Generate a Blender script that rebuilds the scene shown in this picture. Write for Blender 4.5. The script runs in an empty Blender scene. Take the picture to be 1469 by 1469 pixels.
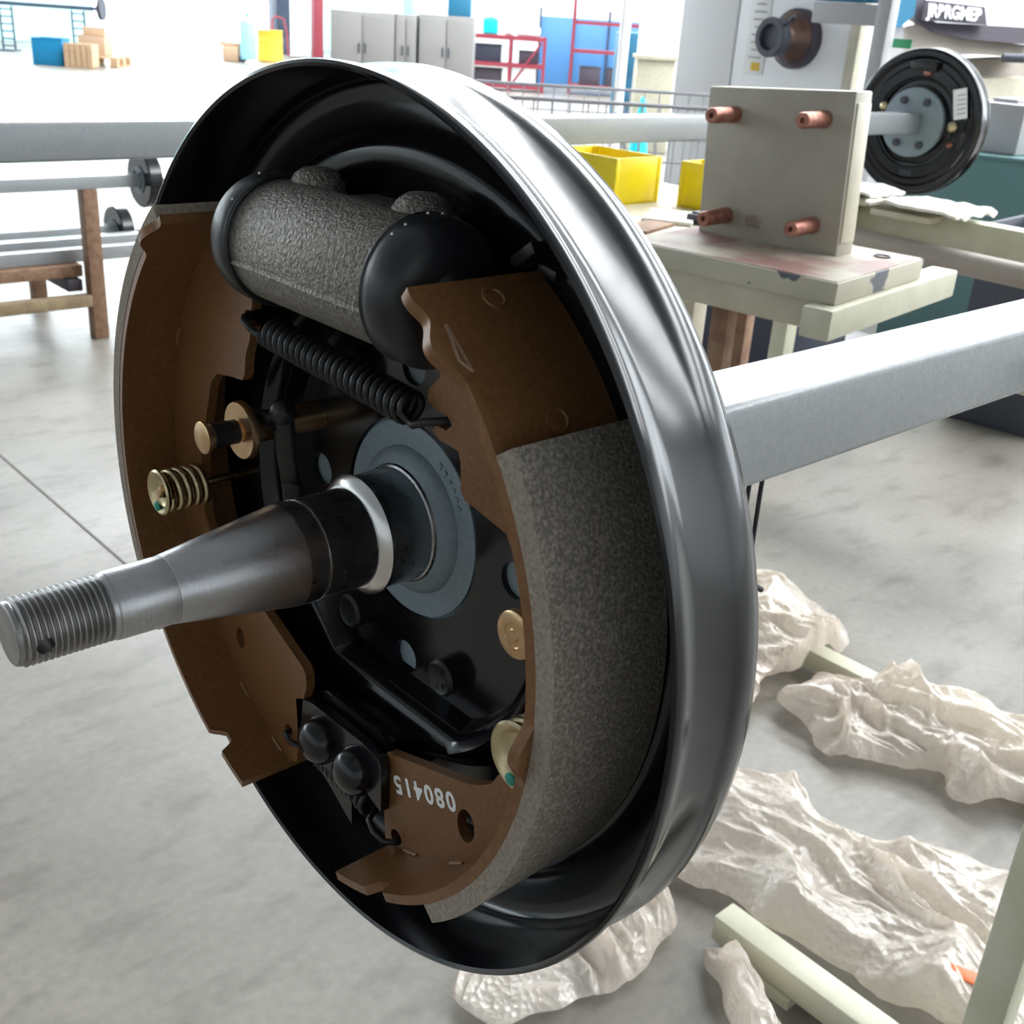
import bpy, bmesh, math, random
from mathutils import Vector, Matrix, noise
random.seed(4); noise.seed_set(3)
PI = math.pi
R_ = math.radians
sc = bpy.context.scene
C = bpy.data.collections.new('workshop'); sc.collection.children.link(C)

# ------------------------------------------------------------------ camera
CAM = Vector((-0.24891849, -0.3824512, 1.12082816))
RIGHT = Vector((0.74803178, -0.66069348, 0.06271032))
UP = Vector((0.22696787, 0.34347043, 0.91132522))
FWD = Vector((0.62364577, 0.667467, -0.40688299))
FPX = 1611.814
cd = bpy.data.cameras.new('camera'); cam = bpy.data.objects.new('camera', cd); C.objects.link(cam)
cam.matrix_world = Matrix(((RIGHT.x, UP.x, -FWD.x, CAM.x), (RIGHT.y, UP.y, -FWD.y, CAM.y), (RIGHT.z, UP.z, -FWD.z, CAM.z), (0, 0, 0, 1)))
cd.sensor_width = 36.0; cd.lens = 36.0 * FPX / 1469.0
cd.clip_start = 0.02; cd.clip_end = 200
cd.dof.use_dof = True; cd.dof.focus_distance = 0.52; cd.dof.aperture_fstop = 30.0
sc.camera = cam
sc.view_settings.view_transform = 'Standard'; sc.view_settings.look = 'None'
sc.view_settings.gamma = 1.0; sc.view_settings.use_curve_mapping = False
sc.view_settings.exposure = -0.35
# ------------------------------------------------------------------ world
w = bpy.data.worlds.new('world'); sc.world = w; w.use_nodes = True
w.node_tree.nodes['Background'].inputs[0].default_value = (0.75, 0.85, 1.0, 1)
w.node_tree.nodes['Background'].inputs[1].default_value = 1.0
SKY_E, WIN_E, DOOR_E = 22.0, 9.0, 8.0      # daylight through skylights, window band, open doors

def ray(px, py):
    return RIGHT * ((px - 734.5) / FPX) - UP * ((py - 734.5) / FPX) + FWD
def at(px, py, depth): return CAM + ray(px, py) * depth
def on(px, py, ax, v):
    d = ray(px, py); i = 'xyz'.index(ax)
    return CAM + d * ((v - CAM[i]) / d[i])

# ------------------------------------------------------------------ materials
MATS = {}
def mat(name, col, rough=0.5, metal=0.0, col2=None, scale=30.0, bump=0.0, bscale=80.0, detail=4.0, spec=0.5, coat=0.0, lo=0.35, hi=0.65, emit=None, alpha=1.0, trans=0.0, rvar=0.0, vor=False, stretch=None, translucent=0.0):
    m = bpy.data.materials.new(name); m.use_nodes = True
    nt = m.node_tree; b = nt.nodes['Principled BSDF']
    b.inputs['Base Color'].default_value = (*col, 1); b.inputs['Roughness'].default_value = rough
    b.inputs['Metallic'].default_value = metal; b.inputs['Specular IOR Level'].default_value = spec
    b.inputs['Coat Weight'].default_value = coat; b.inputs['Coat Roughness'].default_value = 0.15
    b.inputs['Alpha'].default_value = alpha; b.inputs['Transmission Weight'].default_value = trans
    tc = nt.nodes.new('ShaderNodeTexCoord'); vec = tc.outputs['Object']
    if stretch:
        mp = nt.nodes.new('ShaderNodeMapping'); mp.inputs['Scale'].default_value = stretch
        nt.links.new(vec, mp.inputs['Vector']); vec = mp.outputs['Vector']
    if col2 is not None or rvar:
        n = nt.nodes.new('ShaderNodeTexNoise'); n.inputs['Scale'].default_value = scale; n.inputs['Detail'].default_value = detail
        nt.links.new(vec, n.inputs['Vector'])
        r = nt.nodes.new('ShaderNodeValToRGB'); r.color_ramp.elements[0].position = lo; r.color_ramp.elements[1].position = hi
        r.color_ramp.elements[0].color = (*col, 1); r.color_ramp.elements[1].color = (*(col2 or col), 1)
        nt.links.new(n.outputs['Fac'], r.inputs['Fac'])
        if col2 is not None: nt.links.new(r.outputs['Color'], b.inputs['Base Color'])
        if rvar:
            mr = nt.nodes.new('ShaderNodeMapRange'); mr.inputs['To Min'].default_value = rough - rvar; mr.inputs['To Max'].default_value = rough + rvar
            mr.inputs['From Min'].default_value = 0.3; mr.inputs['From Max'].default_value = 0.7
            nt.links.new(n.outputs['Fac'], mr.inputs['Value']); nt.links.new(mr.outputs['Result'], b.inputs['Roughness'])
    if bump:
        if vor:
            n2 = nt.nodes.new('ShaderNodeTexVoronoi'); n2.inputs['Scale'].default_value = bscale; src = n2.outputs['Distance']
        else:
            n2 = nt.nodes.new('ShaderNodeTexNoise'); n2.inputs['Scale'].default_value = bscale; n2.inputs['Detail'].default_value = 3; src = n2.outputs['Fac']
        nt.links.new(vec, n2.inputs['Vector'])
        bp = nt.nodes.new('ShaderNodeBump'); bp.inputs['Strength'].default_value = bump; bp.inputs['Distance'].default_value = 0.002
        nt.links.new(src, bp.inputs['Height']); nt.links.new(bp.outputs['Normal'], b.inputs['Normal'])
    if emit:
        b.inputs['Emission Color'].default_value = (*col, 1); b.inputs['Emission Strength'].default_value = emit
    if translucent:
        tr = nt.nodes.new('ShaderNodeBsdfTranslucent'); tr.inputs[0].default_value = (*col, 1)
        mx = nt.nodes.new('ShaderNodeMixShader'); mx.inputs[0].default_value = translucent
        out = nt.nodes['Material Output']
        nt.links.new(b.outputs[0], mx.inputs[1]); nt.links.new(tr.outputs[0], mx.inputs[2]); nt.links.new(mx.outputs[0], out.inputs[0])
    MATS[name] = m
    return m

M_black = mat('black_gloss_paint', (0.005, 0.005, 0.007), 0.17, spec=0.5, rvar=0.03, scale=14, bump=0.03, bscale=60)
M_blackmat = mat('black_satin', (0.008, 0.008, 0.009), 0.42, bump=0.1, bscale=300)
M_rubber = mat('black_rubber', (0.012, 0.013, 0.016), 0.38, bump=0.1, bscale=200)
M_brown = mat('brown_primer', (0.165, 0.073, 0.026), 0.34, metal=0.2, col2=(0.21, 0.098, 0.037), scale=420, bump=0.03, bscale=500, rvar=0.05)
M_lining = mat('friction_lining', (0.15, 0.13, 0.105), 0.8, col2=(0.36, 0.32, 0.27), scale=650, bump=0.5, bscale=600, detail=4, lo=0.4, hi=0.72)
M_liningedge = mat('friction_lining_cut', (0.23, 0.19, 0.15), 0.85, col2=(0.33, 0.28, 0.23), scale=500, bump=0.4, bscale=500)
M_cast = mat('cast_iron', (0.15, 0.137, 0.118), 0.46, metal=0.55, col2=(0.30, 0.275, 0.24), scale=520, bump=0.9, bscale=650, detail=3)
M_steel = mat('turned_steel', (0.42, 0.42, 0.43), 0.3, metal=1.0, col2=(0.38, 0.38, 0.395), scale=60, stretch=(40, 3, 3), bump=0.02, bscale=200, rvar=0.03)
M_steelbright = mat('polished_steel', (0.72, 0.70, 0.68), 0.25, metal=1.0)
M_steeldark = mat('ground_dark_steel', (0.42, 0.425, 0.44), 0.28, metal=1.0, col2=(0.36, 0.365, 0.38), scale=80, rvar=0.05)
M_steelthread = mat('thread_steel', (0.36, 0.35, 0.35), 0.36, metal=1.0, col2=(0.25, 0.24, 0.235), scale=90)
M_spring = mat('dark_spring_wire', (0.03, 0.03, 0.033), 0.35, metal=0.6)
M_zinc = mat('yellow_zinc', (0.62, 0.53, 0.33), 0.3, metal=1.0, col2=(0.5, 0.4, 0.25), scale=120)
M_zincbrass = mat('bronze_zinc', (0.55, 0.33, 0.17), 0.32, metal=1.0, col2=(0.62, 0.45, 0.25), scale=120)
M_green = mat('green_paint_dab', (0.0, 0.28, 0.2), 0.4)
M_greypaint = mat('blue_grey_paint', (0.20, 0.255, 0.285), 0.5, col2=(0.235, 0.29, 0.32), scale=300, bump=0.15, bscale=500)
M_beam = mat('grey_beam_paint', (0.28, 0.295, 0.305), 0.22, col2=(0.31, 0.325, 0.335), scale=200, bump=0.10, bscale=420)
M_white = mat('white_print', (0.85, 0.85, 0.85), 0.5)
M_cream = mat('chipped_cream_paint', (0.50, 0.46, 0.35), 0.45, col2=(0.56, 0.52, 0.41), scale=25, bump=0.1, bscale=60)
def chip_mat(name, c1, c2, chip, sc1=16.0, thr=0.62):
    m = mat(name, c1, 0.5, col2=c2, scale=9, bump=0.1, bscale=60)
    nt = m.node_tree; b = nt.nodes['Principled BSDF']; src = b.inputs['Base Color'].links[0].from_socket
    tc = nt.nodes.new('ShaderNodeTexCoord'); n = nt.nodes.new('ShaderNodeTexNoise'); n.inputs['Scale'].default_value = sc1; n.inputs['Detail'].default_value = 6
    nt.links.new(tc.outputs['Object'], n.inputs['Vector'])
    r = nt.nodes.new('ShaderNodeValToRGB'); r.color_ramp.elements[0].position = thr; r.color_ramp.elements[1].position = thr + 0.015
    nt.links.new(n.outputs['Fac'], r.inputs['Fac'])
    mx = nt.nodes.new('ShaderNodeMixRGB'); mx.inputs[2].default_value = (*chip, 1)
    nt.links.new(r.outputs['Color'], mx.inputs[0]); nt.links.new(src, mx.inputs[1]); nt.links.new(mx.outputs[0], b.inputs['Base Color'])
    return m
M_chip = chip_mat('cream_paint_with_chips', (0.46, 0.43, 0.34), (0.53, 0.49, 0.38), (0.10, 0.11, 0.13), 11.0, 0.585)
M_block = chip_mat('stained_cream_block', (0.36, 0.33, 0.27), (0.45, 0.42, 0.34), (0.26, 0.21, 0.17), 14.0, 0.63)
M_plate = mat('rust_stained_plate', (0.42, 0.37, 0.30), 0.55, col2=(0.24, 0.13, 0.11), scale=9, bump=0.15, bscale=90, lo=0.42, hi=0.62)
M_creamgreen = mat('pale_green_cream_paint', (0.52, 0.51, 0.38), 0.45, col2=(0.60, 0.59, 0.46), scale=14, bump=0.08, bscale=50)
M_copper = mat('copper_rust', (0.42, 0.20, 0.14), 0.4, metal=0.6, col2=(0.28, 0.10, 0.08), scale=70, bump=0.3, bscale=160)
M_rust = mat('rusty_steel', (0.20, 0.10, 0.06), 0.65, col2=(0.28, 0.17, 0.10), scale=40, bump=0.3, bscale=120)
M_olive = mat('worn_ochre_paint', (0.33, 0.26, 0.14), 0.55, col2=(0.22, 0.15, 0.09), scale=20, bump=0.2, bscale=80)
M_yellow = mat('yellow_plastic', (0.85, 0.66, 0.01), 0.35)
M_foam = mat('white_foam_sheet', (0.80, 0.78, 0.70), 0.6, bump=0.3, bscale=60)
M_paper = mat('paper', (0.78, 0.75, 0.66), 0.7)
M_wire = mat('galvanised_wire', (0.42, 0.42, 0.45), 0.4, metal=0.7)
M_wrap = mat('bubble_wrap_film', (0.92, 0.84, 0.75), 0.16, col2=(0.82, 0.73, 0.64), scale=10, bump=1.0, bscale=110, vor=True, spec=1.0, coat=0.6, translucent=0.4, alpha=0.88)
M_orange = mat('orange_tape', (0.85, 0.16, 0.03), 0.4)
M_machine = mat('white_machine_enamel', (0.88, 0.88, 0.90), 0.4)
M_machine2 = mat('grey_machine_panel', (0.42, 0.41, 0.42), 0.45)
M_tan = mat('tan_machine_casting', (0.38, 0.34, 0.29), 0.5, col2=(0.32, 0.28, 0.25), scale=6)
M_plum = mat('dark_plum_paint', (0.06, 0.05, 0.07), 0.5)
M_teal = mat('teal_paint', (0.02, 0.16, 0.28), 0.45)
M_tealpale = mat('pale_teal_tarpaulin', (0.13, 0.25, 0.25), 0.45, bump=0.3, bscale=20)
M_blue = mat('blue_panel', (0.08, 0.24, 0.52), 0.5)
M_red = mat('red_paint', (0.26, 0.035, 0.055), 0.5)
M_navy = mat('dark_blue_crate', (0.03, 0.035, 0.06), 0.5)
M_cyan = mat('cyan_plastic', (0.0, 0.55, 0.62), 0.45)
M_cab = mat('cabinet_grey', (0.25, 0.245, 0.24), 0.5)
M_wood = mat('pale_wood', (0.55, 0.38, 0.24), 0.7, col2=(0.46, 0.30, 0.18), scale=8, stretch=(1, 1, 6))
M_card = mat('cardboard', (0.48, 0.33, 0.22), 0.8)
M_bluetub = mat('blue_tub', (0.0, 0.20, 0.42), 0.5)
M_column = mat('blue_grey_column', (0.035, 0.05, 0.085), 0.5, col2=(0.05, 0.07, 0.11), scale=3)
M_drum = mat('yellow_drum', (0.75, 0.48, 0.04), 0.5)
M_darkslate = mat('dark_slate_crate', (0.05, 0.055, 0.075), 0.5)
M_plastic_clear = mat('clear_film', (0.75, 0.78, 0.78), 0.2, alpha=0.25, spec=0.8)
M_skylight = mat('skylight_daylight', (0.95, 0.98, 1.0), 0.5, emit=SKY_E)
M_window = mat('window_daylight', (0.90, 0.96, 1.0), 0.5, emit=WIN_E)
M_door = mat('doorway_daylight', (0.92, 0.98, 1.0), 0.5, emit=DOOR_E)
M_wallcyan = mat('pale_cyan_wall', (0.50, 0.80, 0.82), 0.6)
M_wall = mat('white_wall', (0.72, 0.74, 0.75), 0.7)
M_ceil = mat('ceiling_sheet', (0.45, 0.47, 0.5), 0.7)

# concrete floor
def floor_mat():
    m = bpy.data.materials.new('sealed_concrete'); m.use_nodes = True; nt = m.node_tree; b = nt.nodes['Principled BSDF']
    tc = nt.nodes.new('ShaderNodeTexCoord')
    def nz(s, d, stretch=None):
        n = nt.nodes.new('ShaderNodeTexNoise'); n.inputs['Scale'].default_value = s; n.inputs['Detail'].default_value = d
        if stretch:
            mp = nt.nodes.new('ShaderNodeMapping'); mp.inputs['Scale'].default_value = stretch
            nt.links.new(tc.outputs['Object'], mp.inputs[0]); nt.links.new(mp.outputs[0], n.inputs['Vector'])
        else: nt.links.new(tc.outputs['Object'], n.inputs['Vector'])
        return n
    def ramp(n, p0, c0, p1, c1):
        r = nt.nodes.new('ShaderNodeValToRGB'); e = r.color_ramp.elements
        e[0].position = p0; e[0].color = (*c0, 1); e[1].position = p1; e[1].color = (*c1, 1)
        nt.links.new(n.outputs['Fac'], r.inputs['Fac']); return r
    a = ramp(nz(2.2, 8), 0.3, (0.150, 0.137, 0.116), 0.7, (0.245, 0.226, 0.196))
    s = ramp(nz(7.0, 6, (1, 2.2, 1)), 0.52, (1, 1, 1), 0.72, (0.66, 0.64, 0.62))
    g = ramp(nz(60, 4), 0.3, (0.88, 0.88, 0.88), 0.7, (1.05, 1.05, 1.05))
    m1 = nt.nodes.new('ShaderNodeMixRGB'); m1.blend_type = 'MULTIPLY'; m1.inputs[0].default_value = 1
    m2 = nt.nodes.new('ShaderNodeMixRGB'); m2.blend_type = 'MULTIPLY'; m2.inputs[0].default_value = 1
    nt.links.new(a.outputs[0], m1.inputs[1]); nt.links.new(s.outputs[0], m1.inputs[2])
    nt.links.new(m1.outputs[0], m2.inputs[1]); nt.links.new(g.outputs[0], m2.inputs[2])
    nt.links.new(m2.outputs[0], b.inputs['Base Color'])
    rr = nt.nodes.new('ShaderNodeMapRange'); rr.inputs['To Min'].default_value = 0.28; rr.inputs['To Max'].default_value = 0.5
    nt.links.new(nz(1.3, 4).outputs['Fac'], rr.inputs['Value']); nt.links.new(rr.outputs[0], b.inputs['Roughness'])
    bp = nt.nodes.new('ShaderNodeBump'); bp.inputs['Strength'].default_value = 0.05; bp.inputs['Distance'].default_value = 0.002
    nt.links.new(nz(90, 3).outputs['Fac'], bp.inputs['Height']); nt.links.new(bp.outputs[0], b.inputs['Normal'])
    return m
M_floor = floor_mat()
M_joint = mat('joint_filler', (0.12, 0.11, 0.10), 0.8)

# ------------------------------------------------------------------ mesh helpers
def box(bm, c, s, rot=None, bevel=0.0):
    r = bmesh.ops.create_cube(bm, size=1.0); vs = r['verts']
    m = Matrix.Translation(Vector(c)) @ (rot.to_4x4() if rot is not None else Matrix.Identity(4)) @ Matrix.Diagonal((*s, 1))
    bmesh.ops.transform(bm, matrix=m, verts=vs)
    if bevel:
        es = {e for v in vs for e in v.link_edges}
        bmesh.ops.bevel(bm, geom=list(es), offset=bevel, segments=2, affect='EDGES', profile=0.5)
def rz(a): return Matrix.Rotation(a, 3, 'Z')
def frame_for(d):
    d = d.normalized(); u = Vector((0, 0, 1)) if abs(d.z) < 0.9 else Vector((1, 0, 0))
    a = d.cross(u).normalized(); b = d.cross(a).normalized(); return a, b
def tube(bm, pts, r, seg=8, cap=True):
    pts = [Vector(p) for p in pts]; n = len(pts); rings = []
    rad = r if isinstance(r, (list, tuple)) else [r] * n
    a = None
    for i, p in enumerate(pts):
        d = (pts[min(i + 1, n - 1)] - pts[max(i - 1, 0)])
        if d.length < 1e-9: d = Vector((1, 0, 0))
        d.normalize()
        if a is None: a, b = frame_for(d)
        else:
            a = (a - d * a.dot(d)).normalized(); b = d.cross(a).normalized()
        rings.append([bm.verts.new(p + (a * math.cos(2 * PI * k / seg) + b * math.sin(2 * PI * k / seg)) * rad[i]) for k in range(seg)])
    for i in range(n - 1):
        for k in range(seg):
            bm.faces.new((rings[i][k], rings[i][(k + 1) % seg], rings[i + 1][(k + 1) % seg], rings[i + 1][k]))
    if cap:
        bm.faces.new(rings[0][::-1]); bm.faces.new(rings[-1])
def cyl(bm, p0, p1, r, seg=24, r2=None):
    tube(bm, [p0, p1], [r, r if r2 is None else r2], seg)
def lathe(bm, prof, seg=64, o=(0, 0, 0), ax='x', closed=False):
    o = Vector(o); rings = []
    for (x, r) in prof:
        ring = []
        for k in range(seg):
            t = 2 * PI * k / seg; c, s = math.cos(t) * max(r, 1e-5), math.sin(t) * max(r, 1e-5)
            p = {'x': (x, c, s), 'y': (s, x, c), 'z': (c, s, x)}[ax]
            ring.append(bm.verts.new(o + Vector(p)))
        rings.append(ring)
    m = len(rings)
    for i in range(m if closed else m - 1):
        A, B = rings[i], rings[(i + 1) % m]
        for k in range(seg): bm.faces.new((A[k], A[(k + 1) % seg], B[(k + 1) % seg], B[k]))
    if not closed:
        bm.faces.new(rings[0][::-1]); bm.faces.new(rings[-1])
    bmesh.ops.recalc_face_normals(bm, faces=bm.faces)
def prism(bm, outer, holes, x0, x1):
    """polygon (y,z) with holes, extruded from x0 to x1"""
    es = []
    for loop in [outer] + list(holes):
        vs = [bm.verts.new((x0, y, z)) for y, z in loop]
        for i in range(len(vs)): es.append(bm.edges.new((vs[i], vs[(i + 1) % len(vs)])))
    r = bmesh.ops.triangle_fill(bm, use_beauty=True, use_dissolve=False, edges=es)
    fs = [g for g in r['geom'] if isinstance(g, bmesh.types.BMFace)]
    ex = bmesh.ops.extrude_face_region(bm, geom=fs)
    vs = [g for g in ex['geom'] if isinstance(g, bmesh.types.BMVert)]
    bmesh.ops.translate(bm, verts=vs, vec=(x1 - x0, 0, 0))
    bmesh.ops.recalc_face_normals(bm, faces=bm.faces)
def circ(cy, cz, r, n=20, r2=None):
    return [(cy + r * math.cos(2 * PI * k / n), cz + (r2 or r) * math.sin(2 * PI * k / n)) for k in range(n)]
def helix(axis0, axis1, r, turns, n=16, r_end=None):
    a0, a1 = Vector(axis0), Vector(axis1); d = a1 - a0; u, v = frame_for(d); pts = []
    for i in range(int(turns * n) + 1):
        t = i / (turns * n); th = 2 * PI * i / n
        rr = r if r_end is None else r + (r_end - r) * t
        pts.append(a0 + d * t + (u * math.cos(th) + v * math.sin(th)) * rr)
    return pts
def obj(name, bm, m, parent=None, smooth=35, loc=None):
    me = bpy.data.meshes.new(name); bm.to_mesh(me); bm.free()
    o = bpy.data.objects.new(name, me); C.objects.link(o); me.materials.append(m)
    if smooth:
        for p in me.polygons: p.use_smooth = True
        me.set_sharp_from_angle(angle=R_(smooth))
    if parent is not None: o.parent = parent
    if loc is not None: o.location = loc
    return o
def tag(o, label, cat, group=None):
    o['label'] = label; o['category'] = cat
    if group: o['group'] = group
    return o
def thing(name, label, cat, loc=(0, 0, 0), rotz=0.0, group=None):
    o = bpy.data.objects.new(name, None); C.objects.link(o); o.empty_display_size = 0.05
    o.location = loc; o.rotation_euler = (0, 0, rotz)
    return tag(o, label, cat, group)
def struct(name, bm, m, parent=None, smooth=0):
    o = obj(name, bm, m, parent, smooth)
    if parent is None: o['kind'] = 'structure'
    return o
def B(): return bmesh.new()
def boxo(name, c, s, m, parent=None, rot=None, bevel=0.0, smooth=35):
    b = B(); box(b, c, s, rot, bevel); return obj(name, b, m, parent, smooth)

# ------------------------------------------------------------------ hall
X0, X1, Y0, Y1, ZC = -14.0, 17.6, -12.0, 23.5, 7.5
b = B(); box(b, ((X0 + X1) / 2, (Y0 + Y1) / 2, -0.1), (X1 - X0, Y1 - Y0, 0.2)); fl = struct('floor', b, M_floor)
b = B()
for x, ya in ((-5.4, Y0 + 0.1), (0.598, 1.0), (6.6, Y0 + 0.1), (12.6, Y0 + 0.1)): box(b, (x, (ya + Y1) / 2, 0.0004), (0.006, Y1 - ya - 0.1, 0.0012))
for y in (-4.0, 4.9, 10.9, 16.9): box(b, ((X0 + X1) / 2, y, 0.0004), (X1 - X0 - 0.2, 0.006, 0.0012))
obj('floor_joint', b, M_joint, fl, 0)
b = B(); box(b, ((X0 + X1) / 2, (Y0 + Y1) / 2, ZC + 0.1), (X1 - X0, Y1 - Y0, 0.2)); ceil = struct('ceiling', b, M_ceil)
def rects_wall(name, ax, v, thick, u0, u1, z0, z1, openings, m):
    """wall slab in plane ax=v with rectangular openings (u0,u1,z0,z1)"""
    b = B(); us = sorted({u0, u1, *[q for o in openings for q in o[:2]]}); zs = sorted({z0, z1, *[q for o in openings for q in o[2:]]})
    for i in range(len(us) - 1):
        for j in range(len(zs) - 1):
            cu, cz = (us[i] + us[i + 1]) / 2, (zs[j] + zs[j + 1]) / 2
            if any(o[0] < cu < o[1] and o[2] < cz < o[3] for o in openings): continue
            s = us[i + 1] - us[i]
            if ax == 'y': box(b, (cu, v, cz), (s, thick, zs[j + 1] - zs[j]))
            else: box(b, (v, cu, cz), (thick, s, zs[j + 1] - zs[j]))
    return struct(name, b, m)
DOOR = (9.75, 14.3, 0.0, 4.2)
winb = [(-13 + 4.4 * k, -13 + 4.4 * k + 3.8, 2.4 if k < 5 else 4.6, 6.9) for k in range(6)]
rects_wall('wall_back', 'y', Y1 + 0.1, 0.2, X0, X1, 0, ZC, [DOOR] + winb, M_wallcyan)
winr = [(-11.5 + 4.4 * k, -11.5 + 4.4 * k + 3.8, 2.0, 6.9) for k in range(8)]
rects_wall('wall_right', 'x', X1 + 0.1, 0.2, Y0, Y1, 0, ZC, winr, M_wall)
rects_wall('wall_front', 'y', Y0 - 0.1, 0.2, X0, X1, 0, ZC, [], M_wall)
rects_wall('wall_left', 'x', X0 - 0.1, 0.2, Y0, Y1, 0, ZC, [], M_wall)
n_w = 0
def window(ax, v, o, m, name=None):
    global n_w; n_w += 1
    b = B(); cu, cz = (o[0] + o[1]) / 2, (o[2] + o[3]) / 2; s = o[1] - o[0]; h = o[3] - o[2]
    if ax == 'y': box(b, (cu, v, cz), (s, 0.02, h))
    else: box(b, (v, cu, cz), (0.02, s, h))
    p = struct(name or 'window_%d_offscreen' % n_w, b, m)
    b = B()
    for k in range(4):
        u = o[0] + s * k / 3
        if ax == 'y': box(b, (u, v - 0.06 if v > 0 else v + 0.06, cz), (0.05, 0.05, h))
        else: box(b, (v - 0.06 if v > 0 else v + 0.06, u, cz), (0.05, 0.05, h))
    if not name: obj('window_bar', b, M_cab, p, 0)
    else: b.free()
for o in winb: window('y', Y1 + 0.12, o, M_window)
for o in winr: window('x', X1 + 0.12, o, M_window)
window('y', Y1 + 0.15, DOOR, M_door, 'door_1')
for k, x in enumerate((5.8, 10.2)):
    b = B(); box(b, (x + 0.9, 5.5, ZC - 0.012), (2.0, 30.0, 0.02)); s = struct('window_%d_offscreen' % (n_w + 1 + k), b, M_skylight)
    b = B()
    for q in range(13): box(b, (x + 0.9, -9.5 + 2.5 * q, ZC - 0.06), (1.7, 0.07, 0.07))
    obj('skylight_bar', b, M_cab, s, 0)

# ------------------------------------------------------------------ axle with drum brake (main subject)
H = 0.9
def pol(a, r): t = R_(a); return (-r * math.cos(t), r * math.sin(t))     # a: 0 = towards -y, 90 = up
axle = thing('axle', 'grey square beam axle with open black drum brake and bare steel spindle', 'axle', (0, 0, H))

# backing plate -----------------------------------------------------
def rho(a, r0, d0, d1):
    r = r0
    c = math.cos(R_(a + 90))
    if c > 0.2: r = min(r, d0 / c)
    c = math.cos(R_(a + 135))
    if c > 0.2: r = min(r, d1 / c)
    return r
NT = 216
def plate_mesh():
    bm = B()
    angs = [360.0 * k / NT for k in range(NT)]
    r1 = [rho(a, 0.0985, 0.083, 0.0863) for a in angs]
    r2 = [rho(a, 0.1085, 0.1035, 0.1165) for a in angs]
    rings = []   # (radius list, x)
    rings.append((r1, 0.0430)); rings.append(([r + 0.0022 for r in r1], 0.0415)); rings.append(([r + 0.0045 for r in r1], 0.0305))
    rings.append(([r + 0.0065 for r in r1], 0.0285))
    rings.append((r2, 0.0262)); rings.append(([r + 0.0022 for r in r2], 0.0270)); rings.append(([r + 0.0045 for r in r2], 0.0300))
    rings.append(([r + 0.008 for r in r2], 0.0400)); rings.append(([max(r + 0.011, 0.124) for r in r2], 0.0420))
    for r, x in ((0.148, 0.0425), (0.152, 0.0415), (0.157, 0.0365), (0.160, 0.0355), (0.166, 0.0355), (0.169, 0.0365), (0.1735, 0.0420), (0.177, 0.0440), (0.186, 0.0445),
                 (0.1915, 0.0435), (0.1948, 0.0405), (0.1962, 0.0360), (0.1966, 0.0200), (0.1968, 0.0040), (0.1972, 0.0008), (0.1985, -0.0003), (0.1998, 0.0004), (0.2003, 0.0022),
                 (0.1999, 0.0055), (0.1985, 0.0085), (0.1982, 0.0120), (0.1982, 0.0290), (0.1988, 0.0320), (0.1994, 0.0345), (0.1994, 0.0405), (0.1980, 0.0450), (0.1945, 0.0475), (0.186, 0.0480), (0.177, 0.0475), (0.170, 0.0400), (0.156, 0.0400), (0.150, 0.0455)):
        rings.append(([r] * NT, x))
    rings.append(([max(r + 0.011, 0.124) for r in r2], 0.0455)); rings.append(([r + 0.005 for r in r2], 0.0330)); rings.append(([r + 0.003 for r in r1], 0.0345)); rings.append(([r - 0.002 for r in r1], 0.0460))
    V = []
    for rl, x in rings:
        V.append([bm.verts.new((x, *pol(a, rl[k]))) for k, a in enumerate(angs)])
    for i in range(len(V) - 1):
        for k in range(NT):
            bm.faces.new((V[i][k], V[i][(k + 1) % NT], V[i + 1][(k + 1) % NT], V[i + 1][k]))
    bmesh.ops.recalc_face_normals(bm, faces=bm.faces)
    # pad with centre hole and four clearance holes
    out = [pol(a, r1[k]) for k, a in enumerate(angs)][::2]
    holes = [circ(0, 0, 0.0493, 64)] + [circ(*pol(a, 0.0745), 0.0086, 20) for a in (0, 90, 180, 270)]
    prism(bm, out, holes, 0.0430, 0.0460)
    return bm
plate = obj('backing_plate', plate_mesh(), M_black, axle, 40)
plate['label'] = 'glossy black dished backing plate'
# bolts
def bolt(a, r, parent, x=0.0430, out=-1, hr=0.0092, hh=0.0085):
    bm = B(); y, z = pol(a, r); s = out
    lathe(bm, [(x, hr), (x + s * (hh - 0.0015), hr), (x + s * hh, hr - 0.0015), (x + s * (hh - 0.0006), hr - 0.0026), (x + s * (hh - 0.0006), 0.0)], 28, (0, y, z))
    for k in range(6):
        t = k * PI / 3 + a; 
        box(bm, (x + s * (hh - 0.0006), y + 0.0042 * math.cos(t), z + 0.0042 * math.sin(t)), (0.0006, 0.0028, 0.0007), Matrix.Rotation(t, 3, 'X'))
    return obj('bolt', bm, M_blackmat, parent)
for a in (-61, -121, 61, 121): bolt(a, 0.0752, axle)
# mounting flange behind the plate
b = B(); lathe(b, [(0.0462, 0.088), (0.0462, 0.025), (0.058, 0.025), (0.058, 0.088)], 64, closed=True); fl1 = obj('mounting_flange', b, M_greypaint, axle)
b = B(); lathe(b, [(0.0465, 0.046), (0.0445, 0.0475), (0.0435, 0.0475), (0.0432, 0.0462), (0.0432, 0.0335), (0.0465, 0.0335)], 72, closed=True); obj('flange_spigot', b, M_greypaint, fl1)
b = B(); lathe(b, [(0.0434, 0.036), (0.0420, 0.0357), (0.0395, 0.0335), (0.0375, 0.0305), (0.0368, 0.027), (0.05, 0.027)], 64); hub = obj('weld_collar', b, M_greypaint, axle)
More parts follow.
